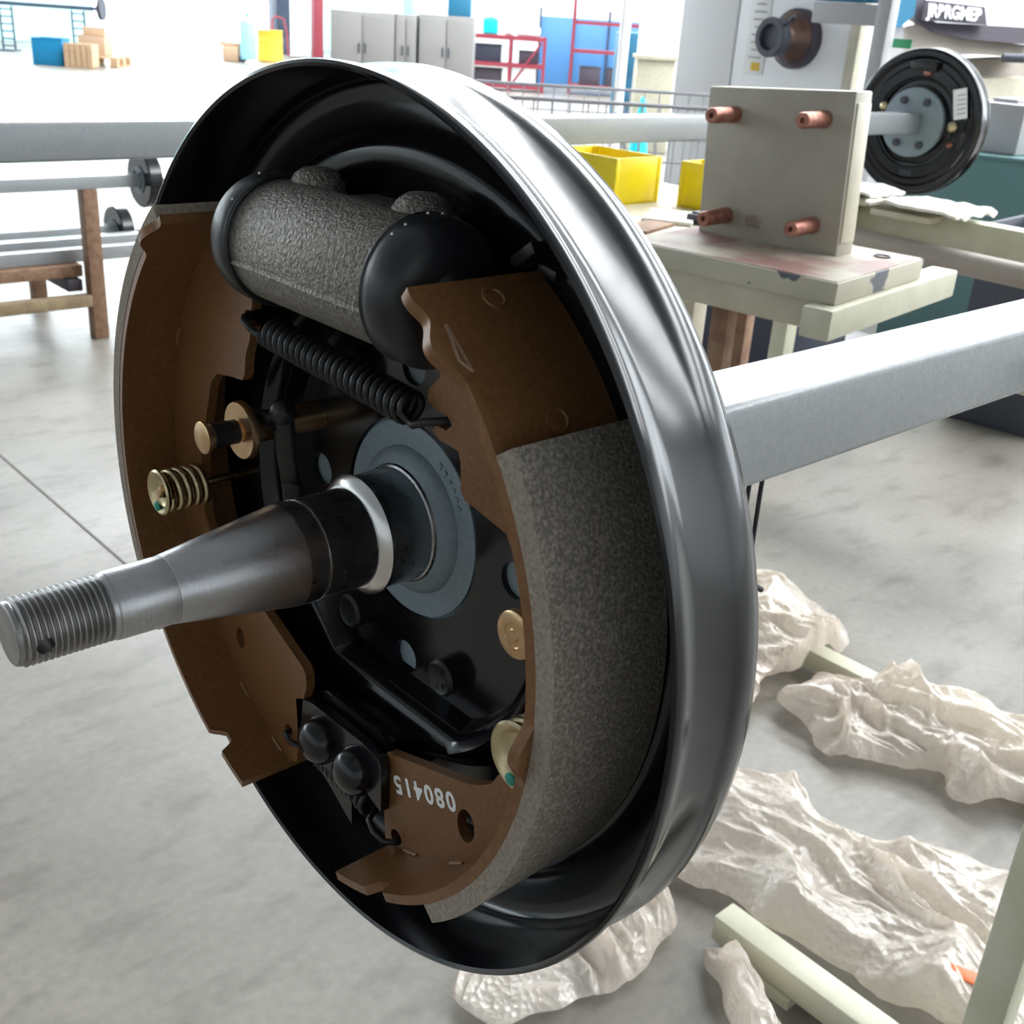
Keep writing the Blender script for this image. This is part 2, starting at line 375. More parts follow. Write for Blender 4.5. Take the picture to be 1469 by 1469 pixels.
# stamped marks on the spigot face
b = B()
for k in range(6):
    y, z = pol(58 - 6 * k, 0.0405); box(b, (0.0430, y, z), (0.0010, 0.0022, 0.0030), Matrix.Rotation(R_(30 + 17 * k), 3, 'X'), 0.0003)
obj('stamped_mark', b, M_greypaint, fl1)
# spindle, in turned sections
sp = None
def sect(name, prof, m, seg=72):
    b = B(); lathe(b, prof, seg); o = obj(name, b, m, sp if sp is not None else axle, 30); return o
sp = sect('spindle', [(0.0385, 0.0282), (0.0372, 0.0286), (0.0360, 0.0280), (0.0355, 0.0270), (0.0165, 0.0266), (0.0150, 0.0268), (0.0140, 0.0225)], M_steeldark)
sect('seal_shoulder', [(0.0152, 0.0272), (0.0148, 0.0280), (0.0135, 0.0280), (0.0112, 0.0262), (0.0098, 0.0240), (0.0092, 0.0229)], M_steelbright)
sect('bearing_journal', [(0.0096, 0.0229), (-0.0142, 0.0227), (-0.0143, 0.0223)], M_steeldark)
sect('journal_groove', [(-0.0143, 0.0223), (-0.0147, 0.0222), (-0.0151, 0.0229), (-0.0158, 0.0229), (-0.0160, 0.0220)], M_steelbright)
sect('outer_journal', [(-0.0159, 0.0228), (-0.0242, 0.0226), (-0.0250, 0.0220)], M_steeldark)
sect('tapered_shaft', [(-0.0243, 0.0227), (-0.0255, 0.0226), (-0.0765, 0.0147), (-0.0785, 0.0144), (-0.079, 0.0135)], M_steel)
sect('outer_bearing_seat', [(-0.0785, 0.0142), (-0.1020, 0.0139), (-0.1025, 0.0138), (-0.1030, 0.0134), (-0.1045, 0.0132)], M_steel)
# thread: sawtooth lathe, chamfered end with cotter pin hole
prof = [(-0.1035, 0.0120)]
x = -0.1037
while x > -0.1375:
    prof += [(x, 0.0122), (x - 0.0009, 0.01345), (x - 0.0013, 0.01345), (x - 0.0022, 0.0122)]; x -= 0.0023
xe = x
prof += [(xe, 0.0124), (xe - 0.0006, 0.0126), (xe - 0.0020, 0.0122), (xe - 0.0024, 0.0116), (xe - 0.0024, 0.0)]
b = B(); lathe(b, prof, 72); th = obj('thread', b, M_steelthread, sp, 20)
cut = B(); cyl(cut, (-0.1295, -0.02, -0.0215), (-0.1295, 0.02, 0.0215), 0.0028, 20)
cut2 = B(); cyl(cut2, (-0.1315, -0.0212, -0.0025), (-0.1315, 0.0212, 0.0025), 0.0034, 24)
cut.free()
me = bpy.data.meshes.new('pin_hole_cut'); cut2.to_mesh(me); cut2.free(); co = bpy.data.objects.new('pin_hole_cut', me); C.objects.link(co); co.parent = axle
md = th.modifiers.new('pin_hole', 'BOOLEAN'); md.object = co; md.operation = 'DIFFERENCE'; md.solver = 'EXACT'
bpy.context.view_layer.update()
dg = bpy.context.evaluated_depsgraph_get(); nm = bpy.data.meshes.new_from_object(th.evaluated_get(dg)); th.modifiers.clear(); th.data = nm
bpy.data.objects.remove(co)
# square beam
b = B(); box(b, (0.058 + 1.05, 0, 0), (2.1, 0.0556, 0.0556), None, 0.005); obj('axle_beam', b, M_beam, axle, 50)
b = B(); lathe(b, [(0.058, 0.046), (0.063, 0.042), (0.068, 0.037), (0.068, 0.02), (0.058, 0.02)], 32, closed=True); obj('beam_weld', b, M_greypaint, axle)

# brake at the far end of the beam
pe = bpy.data.objects.new('backing_plate', plate.data); C.objects.link(pe); pe.parent = axle; pe.location = (2.216, 0, 0); pe.rotation_euler = (0, 0, PI)
b = B(); lathe(b, [(2.158, 0.088), (2.158, 0.020), (2.170, 0.020), (2.170, 0.088)], 48, closed=True); obj('mounting_flange', b, M_greypaint, axle)
# brake shoes --------------------------------------------------------
def bumpf(a, c, w, h):
    t = abs(a - c) / w
    return 0 if t >= 1 else h * (0.5 + 0.5 * math.cos(PI * t))
def front_edge_plain(a): return front_edge(a) - bumpf(a, -4.8, 5.5, -0.0062)
def front_edge(a):          # front edge of the shoe table as a function of the right-hand angle
    x = -0.0226
    x += bumpf(a, 49.0, 5.5, -0.0066) + bumpf(a, 56.5, 4.5, -0.0032) + bumpf(a, -4.8, 5.5, -0.0062)
    if -66.8 < a < -61.6: x += 0.0075 * min(1, (a + 66.8) / 1.2, (-61.6 - a) / 1.6)
    return x
def arc_solid(bm, a0, a1, n, r0, r1, xf, xb, mirror=False, dy=0.0, dx=0.0):
    rows = []
    for i in range(n + 1):
        a = a0 + (a1 - a0) * i / n
        f = xf(a) if callable(xf) else xf
        rr = []
        for (x, r) in ((f, r0), (f + 0.0006, r1), (f + 0.001, r1), (xb, r1), (xb, r0)):
            y, z = pol(a, r)
            if mirror: y = -y
            rr.append(bm.verts.new((x + dx, y + dy, z)))
        rows.append(rr)
    m = 5
    for i in range(n):
        for k in range(m): bm.faces.new((rows[i][k], rows[i][(k + 1) % m], rows[i + 1][(k + 1) % m], rows[i + 1][k]))
    bm.faces.new(rows[0]); bm.faces.new(rows[-1][::-1])
    bmesh.ops.recalc_face_normals(bm, faces=bm.faces)
def ptable(a, x, r, mirror, dy, dx):
    y, z = pol(a, r); return Vector((x + dx, (-y if mirror else y) + dy, z))
def shoe(mirror, dy, dx, tab, lin, wx, outline, holes, name_label):
    bm = B(); arc_solid(bm, tab[0], tab[1], 190, 0.1535, 0.1580, front_edge_plain if mirror else front_edge, 0.036, mirror, dy, dx)
    root = obj('brake_shoe', bm, M_brown, axle, 40); root['label'] = name_label
    bm = B(); arc_solid(bm, lin[0], lin[1], 110, 0.1580, 0.1662, -0.0222, 0.0345, mirror, dy, dx)
    lo = obj('friction_lining', bm, M_lining, root, 40)
    lo.data.materials.append(M_liningedge)
    for p in lo.data.polygons:
        nrm = p.normal; c = p.center; rad = Vector((0, c.y - dy, c.z)).normalized()
        if abs(nrm.dot(rad)) < 0.75: p.material_index = 1
    bm = B(); prism(bm, outline, holes, wx, wx + 0.005); obj('web', bm, M_brown, root, 30)
    # weld beads along web and table
    for a0, a1 in ((-72, -68), (-58, -54), (20, 24), (-30, -26)):
        pts = []
        for i in range(7):
            a = a0 + (a1 - a0) * i / 6; y, z = pol(a, 0.1532 + 0.0003 * math.sin(i * 3)); pts.append((wx - 0.0004, (y if not mirror else -y) + dy, z))
        bm = B(); tube(bm, pts, [0.0006, 0.0013, 0.0011, 0.0014, 0.0010, 0.0013, 0.0006], 6)
        obj('weld_bead', bm, M_brown, root)
    # spot weld rings on the bare part of the table
    if not mirror:
        for a, x in ((54.8, 0.0078), (36.9, 0.0086)):
            bm = B(); p = ptable(a, x, 0.1579, mirror, dy, dx); n = Vector((0, *pol(a, 1))); u = Vector((1, 0, 0)); v = n.cross(u)
            ring = [p + (u * math.cos(2 * PI * k / 24) + v * math.sin(2 * PI * k / 24)) * 0.0042 for k in range(25)]
            tube(bm, ring, 0.0009, 6, False)
            lv = [bm.verts.new(p + n * 0.0003 + (u * math.cos(2 * PI * k / 20) + v * math.sin(2 * PI * k / 20)) * 0.0036) for k in range(20)]; bm.faces.new(lv)
            obj('spot_weld', bm, M_brown, root)
        bm = B(); T = [(51.9, -0.0186), (46.6, -0.0212), (45.0, -0.0178)]
        pts = [ptable(a, x, 0.1581, mirror, dy, dx) for a, x in T]
        for i in range(3): tube(bm, [pts[i], pts[(i + 1) % 3]], 0.00065, 6)
        obj('stamped_triangle', bm, mat('worn_edge_brown', (0.30, 0.20, 0.13), 0.4, metal=0.5), root)
    return root
def arcpts(a0, a1, n, r, mirror, dy):
    out = []
    for i in range(n + 1):
        y, z = pol(a0 + (a1 - a0) * i / n, r); out.append(((-y if mirror else y) + dy, z))
    return out
# right shoe
outR = [(-0.066, 0.1300), (-0.0605, 0.1180), (-0.0600, 0.1020), (-0.0605, 0.0915), (-0.0540, 0.0850), (-0.0535, 0.0800)]
outR += [(-0.060, 0.0775), (-0.0660, 0.0775), (-0.0690, 0.0745), (-0.0655, 0.0715), (-0.0595, 0.0718)]
outR += [(-0.0570, 0.0690), (-0.0620, 0.0665), (-0.0735, 0.0655), (-0.0752, 0.0610), (-0.0760, 0.0500), (-0.0785, 0.0470), (-0.1035, 0.0424), (-0.1100, 0.0330), (-0.1150, 0.0240), (-0.1190, 0.0150), (-0.1240, 0.0000), (-0.1265, -0.0180), (-0.1235, -0.0420),
         (-0.1150, -0.0580), (-0.1081, -0.0655), (-0.1050, -0.0715), (-0.1000, -0.0755), (-0.0950, -0.0785), (-0.0890, -0.0814), (-0.0320, -0.0990), (-0.0305, -0.1010), (-0.0300, -0.1125), (-0.0300, -0.1300), (-0.0320, -0.1490)]
outR += arcpts(-78, 57, 70, 0.1536, False, 0)
shoeR = shoe(False, 0, 0, (-76, 58.3), (-49.5, 34.4), 0.0095, outR, [circ(-0.0902, -0.1035, 0.0058, 20, 0.0085), circ(-0.0405, -0.1432, 0.0042, 16)], 'brown shoe with a date code, its lining facing out')
# left shoe (mirror image, swung outwards a little)
DYL, DXL = 0.006, -0.002
outL = [(0.0700, 0.1330), (0.0690, 0.1180), (0.0700, 0.1000), (0.0722, 0.0880)]
outL += [(0.0770, 0.0870), (0.0800, 0.0840), (0.0775, 0.0805), (0.0728, 0.0800)]
outL += [(0.0745, 0.0740), (0.0790, 0.0650), (0.0808, 0.0550), (0.0830, 0.0515), (0.0930, 0.0505), (0.1080, 0.0480), (0.1150, 0.0420), (0.1185, 0.0320), (0.1240, 0.0160), (0.1290, 0.0000), (0.1310, -0.0200), (0.1290, -0.0370), (0.1200, -0.0510), (0.0980, -0.0610), (0.0700, -0.0675),
         (0.0320, -0.0835), (0.0300, -0.0860), (0.0290, -0.0930), (0.0330, -0.1040), (0.0365, -0.1300), (0.0400, -0.1450)]
outL += arcpts(-74.5, 55, 70, 0.1536, True, DYL)
shoeL = shoe(True, DYL, DXL, (-75, 54.5), (-38, 52.0), 0.0040, outL, [circ(0.0953, -0.0967, 0.0042, 18, 0.0062), circ(0.0470, -0.1290, 0.0035, 14)], 'brown shoe seen from its hollow inner side')
# date code, printed upside down on the right web
tx = bpy.data.curves.new('date_code', 'FONT'); tx.body = '080415'; tx.offset = 0.0004; tx.size = 0.0132; tx.align_x = 'CENTER'; tx.align_y = 'CENTER'; tx.space_character = 1.25
to = bpy.data.objects.new('date_code_curve', tx); C.objects.link(to); bpy.context.view_layer.update()
me = bpy.data.meshes.new_from_object(to.evaluated_get(bpy.context.evaluated_depsgraph_get())); bpy.data.objects.remove(to)
tm = bpy.data.objects.new('date_code', me); C.objects.link(tm); me.materials.clear(); me.materials.append(M_white); tm.parent = shoeR
p0 = on(648, 1149, 'x', 0.0093) - Vector((0, 0, H)); p1 = on(569, 1124, 'x', 0.0093) - Vector((0, 0, H))
ux = (p1 - p0).normalized(); nz_ = Vector((-1, 0, 0)); uy = nz_.cross(ux); cc = (p0 + p1) / 2
tm.matrix_local = Matrix(((ux.x, uy.x * .95, nz_.x, cc.x), (ux.y * 1.0, uy.y * .95, nz_.y, cc.y), (ux.z, uy.z * .95, nz_.z, cc.z), (0, 0, 0, 1)))

# wheel cylinder ------------------------------------------------------
CX, CZ, CR = 0.008, 0.1232, 0.0262
b = B(); lathe(b, [(0.0500, 0.022), (0.0500, 0.0252), (0.0488, CR), (-0.0488, CR), (-0.0500, 0.0252), (-0.0500, 0.022)], 56, (CX, 0, CZ), 'y')
wc = obj('wheel_cylinder', b, M_cast, axle, 50); wc['label'] = 'rough cast iron wheel cylinder'
b = B(); box(b, (0.032, 0, CZ), (0.024, 0.062, 0.044), None, 0.004); obj('mounting_pad', b, M_cast, wc)
for yy, zz in ((0.0400, 0.1470), (-0.0335, 0.1475)):
    b = B(); lathe(b, [(-0.012, 0.0135), (-0.002, 0.0125), (0.002, 0.0118), (0.0055, 0.0095), (0.0078, 0.006), (0.0085, 0.0)], 28, (0, 0, 0), 'z')
    bmesh.ops.transform(b, matrix=Matrix.Translation((0.0195, yy, zz)) @ Matrix.Rotation(R_(0), 4, 'X'), verts=b.verts)
    obj('bleed_boss', b, M_cast, wc, 60)
b = B(); a = R_(-14); box(b, (CX - CR * math.cos(a) + 0.0002, 0, CZ + CR * math.sin(a)), (0.0026, 0.096, 0.0026), Matrix.Rotation(0.5, 3, 'Y'), 0.0007); obj('casting_seam', b, M_cast, wc)
for s in (1, -1):
    b = B(); e = lambda v: s * v
    lathe(b, [(e(0.0485), 0.0255), (e(0.0490), 0.0272), (e(0.0510), 0.0284), (e(0.0545), 0.0286), (e(0.0600), 0.0284), (e(0.0640), 0.0270), (e(0.0672), 0.0235), (e(0.0690), 0.0190), (e(0.0695), 0.0110), (e(0.0730), 0.0085), (e(0.0735), 0.0)], 48, (CX, 0, CZ), 'y')
    obj('dust_boot', b, M_rubber, wc, 50)
    b = B(); ring = [(CX + 0.0275 * math.cos(t * PI / 24), e(0.0498), CZ + 0.0275 * math.sin(t * PI / 24)) for t in range(49)]; tube(b, ring, 0.0013, 8, False); obj('boot_lip', b, M_rubber, wc)
for k in range(7):
    b = B(); t = R_(40 + 12 * k); s = -1 if k % 3 else 1
    bmesh.ops.create_icosphere(b, subdivisions=1, radius=0.0006, matrix=Matrix.Translation((CX - 0.0287 * math.cos(t), s * (0.053 + 0.0011 * (k % 4)), CZ + 0.0287 * math.sin(t))))
    obj('dust_speck', b, M_white, wc)

# upper return spring ---------------------------------------------------
s0, s1 = Vector((0.0045, 0.0560, 0.0815)), Vector((0.0068, -0.0475, 0.0752))
b = B(); pts = helix(s0, s1, 0.0062, 23, 14)
d = (s1 - s0).normalized()
pre = [Vector((0.0085, 0.0780, 0.0835)), Vector((0.0030, 0.0775, 0.0838)), Vector((0.0008, 0.0740, 0.0830)), Vector((0.0015, 0.0680, 0.0800)), Vector((0.0035, 0.0610, 0.0775))]
post = [Vector((0.0030, -0.0500, 0.0720)), Vector((0.0020, -0.0540, 0.0715)), Vector((0.0040, -0.0590, 0.0740)), Vector((0.0070, -0.0640, 0.0752)), Vector((0.0120, -0.0665, 0.0755)), Vector((0.0160, -0.0650, 0.0755))]
tube(b, pre + pts + post, 0.00165, 8); obj('return_spring', b, M_spring, axle, 60)
# lower return spring behind the anchor
b = B(); tube(b, [(0.018, -0.043, -0.1440), (0.0075, -0.0425, -0.1440), (0.0035, -0.0390, -0.1435), (0.0030, -0.0310, -0.1425), (0.0040, -0.0255, -0.1400)] + helix((0.010, -0.020, -0.1370), (0.010, 0.030, -0.1330), 0.0055, 12, 12) + [(0.004, 0.034, -0.1320), (0.0005, 0.040, -0.1310), (0.0010, 0.046, -0.1290), (0.008, 0.0475, -0.1290)], 0.0016, 8); obj('return_spring', b, M_spring, axle, 60)

# anchor block with two rivets -------------------------------------------
def hexa(px): return [(p - Vector((0, 0, H))).yz[:] for p in [on(*q, 'x', 0.004) for q in px]]
outA = [(0.0395, -0.1055), (0.0330, -0.1020), (0.0240, -0.1000), (-0.0200, -0.0985), (-0.0330, -0.1000), (-0.0350, -0.1035), (-0.0352, -0.1290), (-0.0205, -0.1235), (-0.0140, -0.1275), (-0.0110, -0.1325), (-0.0110, -0.1520), (0.0060, -0.1420), (0.0170, -0.1360), (0.0230, -0.1330), (0.0380, -0.1270)]
b = B(); prism(b, outA, [], 0.0040, 0.0090); an = obj('anchor_block', b, M_black, axle); an['label'] = 'black anchor block with two domed rivets'
b = B(); prism(b, [(0.0300, -0.0985), (0.0210, -0.0935), (-0.0240, -0.0925), (-0.0330, -0.0990), (-0.0300, -0.1035), (0.0280, -0.1035)], [], 0.0110, 0.0140); obj('guide_plate', b, M_black, an)
b = B(); box(b, (0.026, 0, -0.113), (0.034, 0.050, 0.024), None, 0.003); obj('anchor_spacer', b, M_black, an)
for yy in (0.0160, -0.0145):
    b = B(); lathe(b, [(0.0045, 0.0124), (0.0020, 0.0124), (0.0, 0.0118), (-0.0030, 0.0101), (-0.0052, 0.0074), (-0.0064, 0.0040), (-0.0067, 0.0)], 36, (0, yy, -0.1170)); obj('rivet', b, M_black, an, 60)

# hold-down springs --------------------------------------------------------
def hold_down(y, z, x0, xb, r, name_l):
    b = B(); lathe(b, [(x0 + 0.0022, r), (x0 + 0.0008, r + 0.0004), (x0, r - 0.0006), (x0 + 0.0004, r - 0.0022), (x0 + 0.0022, r - 0.0042), (x0 + 0.0036, r - 0.0056), (x0 + 0.0036, 0.0034), (x0 + 0.0052, 0.0034), (x0 + 0.0052, r - 0.0030), (x0 + 0.0036, r - 0.0015)], 40, (0, y, z), closed=True)
    o = obj('hold_down_cup', b, M_zinc, axle, 50); o['label'] = name_l
    b = B(); tube(b, helix((x0 + 0.0040, y, z), (xb - 0.0015, y, z), r - 0.0019, 4.2, 18), 0.0019, 8); obj('hold_down_spring', b, M_zinc, o, 60)
    b = B(); box(b, (x0 + 0.0022, y, z), (0.0024, 0.0036, 0.0070), Matrix.Rotation(R_(35), 3, 'X'), 0.0007); cyl(b, (x0 + 0.003, y, z), (0.046, y, z), 0.0021, 12); obj('hold_down_pin', b, M_zincbrass, o)
    b = B(); bmesh.ops.create_uvsphere(b, u_segments=14, v_segments=8, radius=1.0, matrix=Matrix.Translation((x0 + 0.0004, y + 0.002, z - r + 0.0034)) @ Matrix.Diagonal((0.0010, 0.0030, 0.0026, 1))); obj('paint_dab', b, M_green, o, 60)
hold_down(0.1315, -0.0188, -0.0210, 0.0045, 0.0118, 'yellow zinc cup in the hollow of the left shoe')
hold_down(-0.1385, -0.0300, -0.0110, 0.0095, 0.0142, 'yellow zinc cup with a green dab')
# adjuster pins
b = B(); lathe(b, [(-0.0215, 0.0), (-0.0215, 0.0070), (-0.0210, 0.0078), (-0.0190, 0.0078), (-0.0186, 0.0068), (-0.0182, 0.0054), (-0.0020, 0.0054), (-0.0020, 0.0138), (-0.0005, 0.0142), (0.0015, 0.0142), (0.0022, 0.0135), (0.0022, 0.0075), (0.044, 0.0075)], 40, (0, 0.0775, 0.0288)); pn = obj('adjuster_pin', b, M_zincbrass, axle, 40)
b = B(); lathe(b, [(-0.0165, 0.0060), (-0.0035, 0.0060), (-0.0035, 0.0050), (-0.0165, 0.0050)], 28, (0, 0.0775, 0.0288), closed=True); obj('pin_sleeve', b, M_spring, pn, 40)
b = B(); lathe(b, [(-0.0048, 0.0), (-0.0048, 0.0022), (-0.0044, 0.0026), (-0.0044, 0.0046), (-0.0048, 0.0050), (-0.0048, 0.0086), (-0.0042, 0.0094), (-0.0015, 0.0094), (-0.0012, 0.0060), (0.044, 0.0060)], 40, (0, -0.1262, 0.0142)); obj('adjuster_pin', b, M_zincbrass, axle, 40)
# hand brake lever
b = B(); pts = [(0.012, 0.060, 0.040), (0.016, 0.0640, 0.020), (0.022, 0.0700, 0.000), (0.030, 0.0800, -0.030), (0.036, 0.0860, -0.050)]
for i in range(4):
    p, q = Vector(pts[i]), Vector(pts[i + 1]); dd = (q - p); rot = dd.to_track_quat('Z', 'Y').to_matrix(); box(b, (p + q) / 2, (0.010, 0.006, dd.length + 0.003), rot, 0.0018)
bmesh.ops.create_uvsphere(b, u_segments=16, v_segments=10, radius=0.0065, matrix=Matrix.Translation((0.012, 0.060, 0.041)))
obj('brake_lever', b, M_blackmat, axle, 50)
b = B(); tube(b, [(0.010, 0.062, 0.036), (0.008, 0.080, 0.033), (0.010, 0.100, 0.030)], 0.0045, 10); obj('lever_link', b, M_blackmat, axle, 50)
# clip at upper right of the plate
b = B(); box(b, (0.030, -0.088, 0.1420), (0.016, 0.014, 0.005), Matrix.Rotation(R_(-35), 3, 'X'), 0.0015); box(b, (0.034, -0.097, 0.1375), (0.016, 0.010, 0.004), Matrix.Rotation(R_(10), 3, 'X'), 0.0012); obj('plate_clip', b, M_blackmat, axle)
# hand brake cables hanging from the beam
for (x, ze, k) in ((0.330, -0.150, 0), (0.344, -0.126, 1)):
    b = B(); tube(b, [(x, 0.012, -0.024), (x, 0.012, -0.06), (x + 0.001, 0.012, ze + 0.02), (x + 0.001, 0.012, ze)], 0.0017, 8); obj('brake_cable', b, M_rubber, axle, 60)
b = B(); tube(b, [(0.347, 0.012, -0.128), (0.352, 0.012, -0.133), (0.362, 0.010, -0.139)], 0.0022, 8); obj('cable_ferrule', b, M_rubber, axle, 60)

# ------------------------------------------------------------------ axle stands
def axle_stand(x, ya, yb, label, group=None, ztop=H - 0.0280):
    t = thing('axle_stand', label, 'stand', (x, 0, 0), 0, group)
    b = B(); box(b, (0, (ya + yb) / 2, 0.035), (0.040, yb - ya, 0.040), None, 0.003); obj('base_bar', b, M_creamgreen, t)
    for y in (ya + 0.05, yb - 0.10): boxo('foot', (0, y, 0.0075), (0.05, 0.06, 0.015), M_creamgreen, t)
    b = B(); box(b, (0.004, -0.10, (0.055 + ztop - 0.04) / 2), (0.040, 0.040, ztop - 0.04 - 0.055), None, 0.003); obj('post', b, M_creamgreen, t)
    b = B(); box(b, (0.004, -0.04, ztop - 0.02), (0.040, 0.20, 0.040), None, 0.003); obj('saddle', b, M_creamgreen, t)
    return t
axle_stand(0.769, -0.55, 0.245, 'pale green steel stand with a worn base bar end under the open brake axle')
axle_stand(1.455, -0.55, 0.78, 'pale green steel stand whose base bar runs under crumpled bubble wrap')

# ------------------------------------------------------------------ bubble wrap
def sheet(name, label, left, right, n, m, hfun, thick=0.0):
    """film spanned between two plan polylines, lifted by hfun(x, y, u, v)"""
    def samp(pl, t):
        t = t * (len(pl) - 1); i = min(int(t), len(pl) - 2); f = t - i
        p0 = Vector(pl[max(i - 1, 0)]); p1 = Vector(pl[i]); p2 = Vector(pl[i + 1]); p3 = Vector(pl[min(i + 2, len(pl) - 1)])
        return 0.5 * ((2 * p1) + (p2 - p0) * f + (2 * p0 - 5 * p1 + 4 * p2 - p3) * f * f + (3 * p1 - p0 - 3 * p2 + p3) * f ** 3)
    bm = B(); g = []
    for i in range(n + 1):
        t = i / n; A = samp(left, t); Bp = samp(right, t); row = []
        for j in range(m + 1):
            s = j / m; p = A.lerp(Bp, s); z = hfun(p.x, p.y, t, s)
            wob = noise.noise_vector(Vector((p.x * 9, p.y * 9, 3.1))) * 0.030 + noise.noise_vector(Vector((p.x * 34, p.y * 34, 5.1))) * 0.007
            x, y = p.x + wob.x, p.y + wob.y
            z = max(z, 0.004)
            if y < 0.79: z = max(z, 0.061 - max(0.0, abs(x - 1.455) - 0.024) * 1.2) if abs(x - 1.455) < 0.07 else z   # drapes over the bar of the farther stand
            if y < 0.26 and 0.735 < x < 0.800: x = 0.736 if x < 0.768 else 0.800                                          # lies against the nearer bar
            row.append(bm.verts.new((x, y, z)))
        g.append(row)
    for i in range(n):
        for j in range(m): bm.faces.new((g[i][j], g[i + 1][j], g[i + 1][j + 1], g[i][j + 1]))
    o = obj(name, bm, M_wrap, None, 80)
    return tag(o, label, 'bubble wrap', 'crumpled bubble wrap on the floor')
def folds(x, y, k, a, seed):
    wx = noise.noise(Vector((x * 5, y * 5, seed))) * 0.10; wy = noise.noise(Vector((x * 5, y * 5, seed + 9))) * 0.10
    v = 0.0; f = k; amp = a
    for o_ in range(4):
        nv = noise.noise(Vector(((x + wx) * f + seed, (y + wy) * f * 0.40 - seed, seed)))
        v += ((1 - min(1, abs(nv) * 2.0)) ** 2 * 2 - 0.7) * amp; f *= 1.9; amp *= 0.48
    return v
def bar_lift(x, xb, wd, h):
    d = abs(x - xb); return h * max(0.0, 1 - (d / wd) ** 1.6) if d < wd else 0
def edge(u, v, e=0.10):
    q = min(u, 1 - u, v, 1 - v) / e
    return 0.25 + 0.75 * min(1, max(0, q)) ** 0.8
hA = lambda x, y, u, v: 0.012 + edge(u, v) * (bar_lift(x, 1.455, 0.17, 0.055) + 0.030 + folds(x, y, 6.0, 0.020, 2.0))
sheet('bubble_wrap', 'whitish bubble wrap heaped over the stand bar behind the backing plate rim', [(1.62, 0.90), (1.68, 0.78), (1.66, 0.66), (1.57, 0.57), (1.50, 0.535)], [(1.49, 0.78), (1.31, 0.69), (1.16, 0.535), (1.28, 0.595), (1.41, 0.565)], 170, 120, hA)
hB = lambda x, y, u, v: 0.010 + edge(u, v) * (0.040 + bar_lift(x, 1.455, 0.10, 0.035) + folds(x, y, 7.5, 0.020, 7.0))
sheet('bubble_wrap', 'twisted length of bubble wrap lying along the bar beside bare concrete', [(1.40, 0.535), (1.41, 0.46), (1.50, 0.36), (1.54, 0.27), (1.57, 0.18), (1.55, 0.08), (1.51, 0.0)], [(1.28, 0.53), (1.24, 0.43), (1.27, 0.31), (1.34, 0.26), (1.30, 0.19), (1.36, 0.10), (1.36, 0.01)], 200, 90, hB)
def hC(x, y, u, v):
    h = 0.010 + edge(u, v, 0.08) * (0.030 + folds(x, y, 5.5, 0.022, 11.0))
    return h
wide = sheet('bubble_wrap', 'wide sheet of bubble wrap spread over the floor around the bare bar end', [(0.98, 0.52), (1.06, 0.40), (1.10, 0.26), (1.16, 0.15), (1.20, 0.03), (1.14, -0.10), (1.05, -0.2)], [(0.80, 0.40), (0.815, 0.30), (0.822, 0.22), (0.835, 0.13), (0.85, 0.03), (0.87, -0.06), (0.88, -0.15)], 220, 120, hC)
hD = lambda x, y, u, v: 0.008 + edge(u, v, 0.12) * (0.026 + folds(x, y, 7.0, 0.018, 15.0))
sheet('bubble_wrap', 'scrap of bubble wrap fanning out under the lowest edge of the brake', [(0.88, 0.56), (0.79, 0.51), (0.69, 0.47), (0.55, 0.44), (0.42, 0.38)], [(0.775, 0.39), (0.75, 0.30), (0.69, 0.27), (0.58, 0.27), (0.44, 0.31)], 170, 100, hD)
hE = lambda x, y, u, v: 0.006 + edge(u, v, 0.2) * (0.026 + folds(x, y, 9.0, 0.012, 21.0)) + (0.035 * math.sin(PI * v) if u > 0.2 else 0)
sheet('bubble_wrap', 'narrow tail of bubble wrap crossing in front of the bar end', [(0.742, 0.225), (0.715, 0.16), (0.70, 0.10), (0.68, 0.03)], [(0.715, 0.235), (0.675, 0.185), (0.645, 0.14), (0.60, 0.08)], 110, 50, hE)
bpy.context.view_layer.update()
q0 = at(1388, 1402, 0.2); hit, tp_, tn_, _ = wide.ray_cast(q0, ray(1388, 1402).normalized())      # where the tape lies on the wrap
if not hit: tp_, tn_ = on(1396, 1404, 'z', 0.06), Vector((0, 0, 1))
if tn_.z < 0: tn_ = -tn_
b = B(); box(b, (0, 0, 0.0), (0.050, 0.016, 0.003), None, 0.001)
o = obj('tape_strip', b, M_orange); tn_ = (tn_ + Vector((-0.3, -0.2, 0.8))).normalized(); o.location = tp_ + tn_ * 0.003; o.rotation_euler = (tn_.to_track_quat('Z', 'Y') @ Matrix.Rotation(-0.7, 3, 'Z').to_quaternion()).to_euler(); tag(o, 'short strip of orange tape on the bubble wrap', 'tape')

# ------------------------------------------------------------------ fixture block on the work table
TA = R_(8)
tb = thing('work_table', 'cream steel work table frame carrying the stud fixture', 'table', (1.102, 0.448, 0), TA)
def part(name, c, s, m, parent, rot=None, bevel=0.003): return boxo(name, c, s, m, parent, rot, bevel)
part('rail', (0.035, 0.185, 0.759), (0.05, 0.33, 0.042), M_cream, tb); part('rail', (0.36, 0.185, 0.759), (0.05, 0.33, 0.042), M_cream, tb)
part('rail', (0.20, 0.010, 0.758), (0.46, 0.045, 0.043), M_creamgreen, tb); part('rail', (0.20, 0.335, 0.758), (0.46, 0.045, 0.043), M_cream, tb)
part('leg', (0.045, 0.19, 0.369), (0.030, 0.030, 0.738), M_rust, tb); part('leg', (0.36, 0.325, 0.369), (0.032, 0.032, 0.738), M_rust, tb); part('leg', (0.045, 0.335, 0.369), (0.032, 0.032, 0.738), M_rust, tb)
part('lower_rail', (0.045, 0.262, 0.25), (0.03, 0.115, 0.03), M_rust, tb)
fx = thing('stud_fixture', 'stained cream steel block with four copper studs on a chipped base plate', 'fixture', (1.102, 0.448, 0.780), TA)
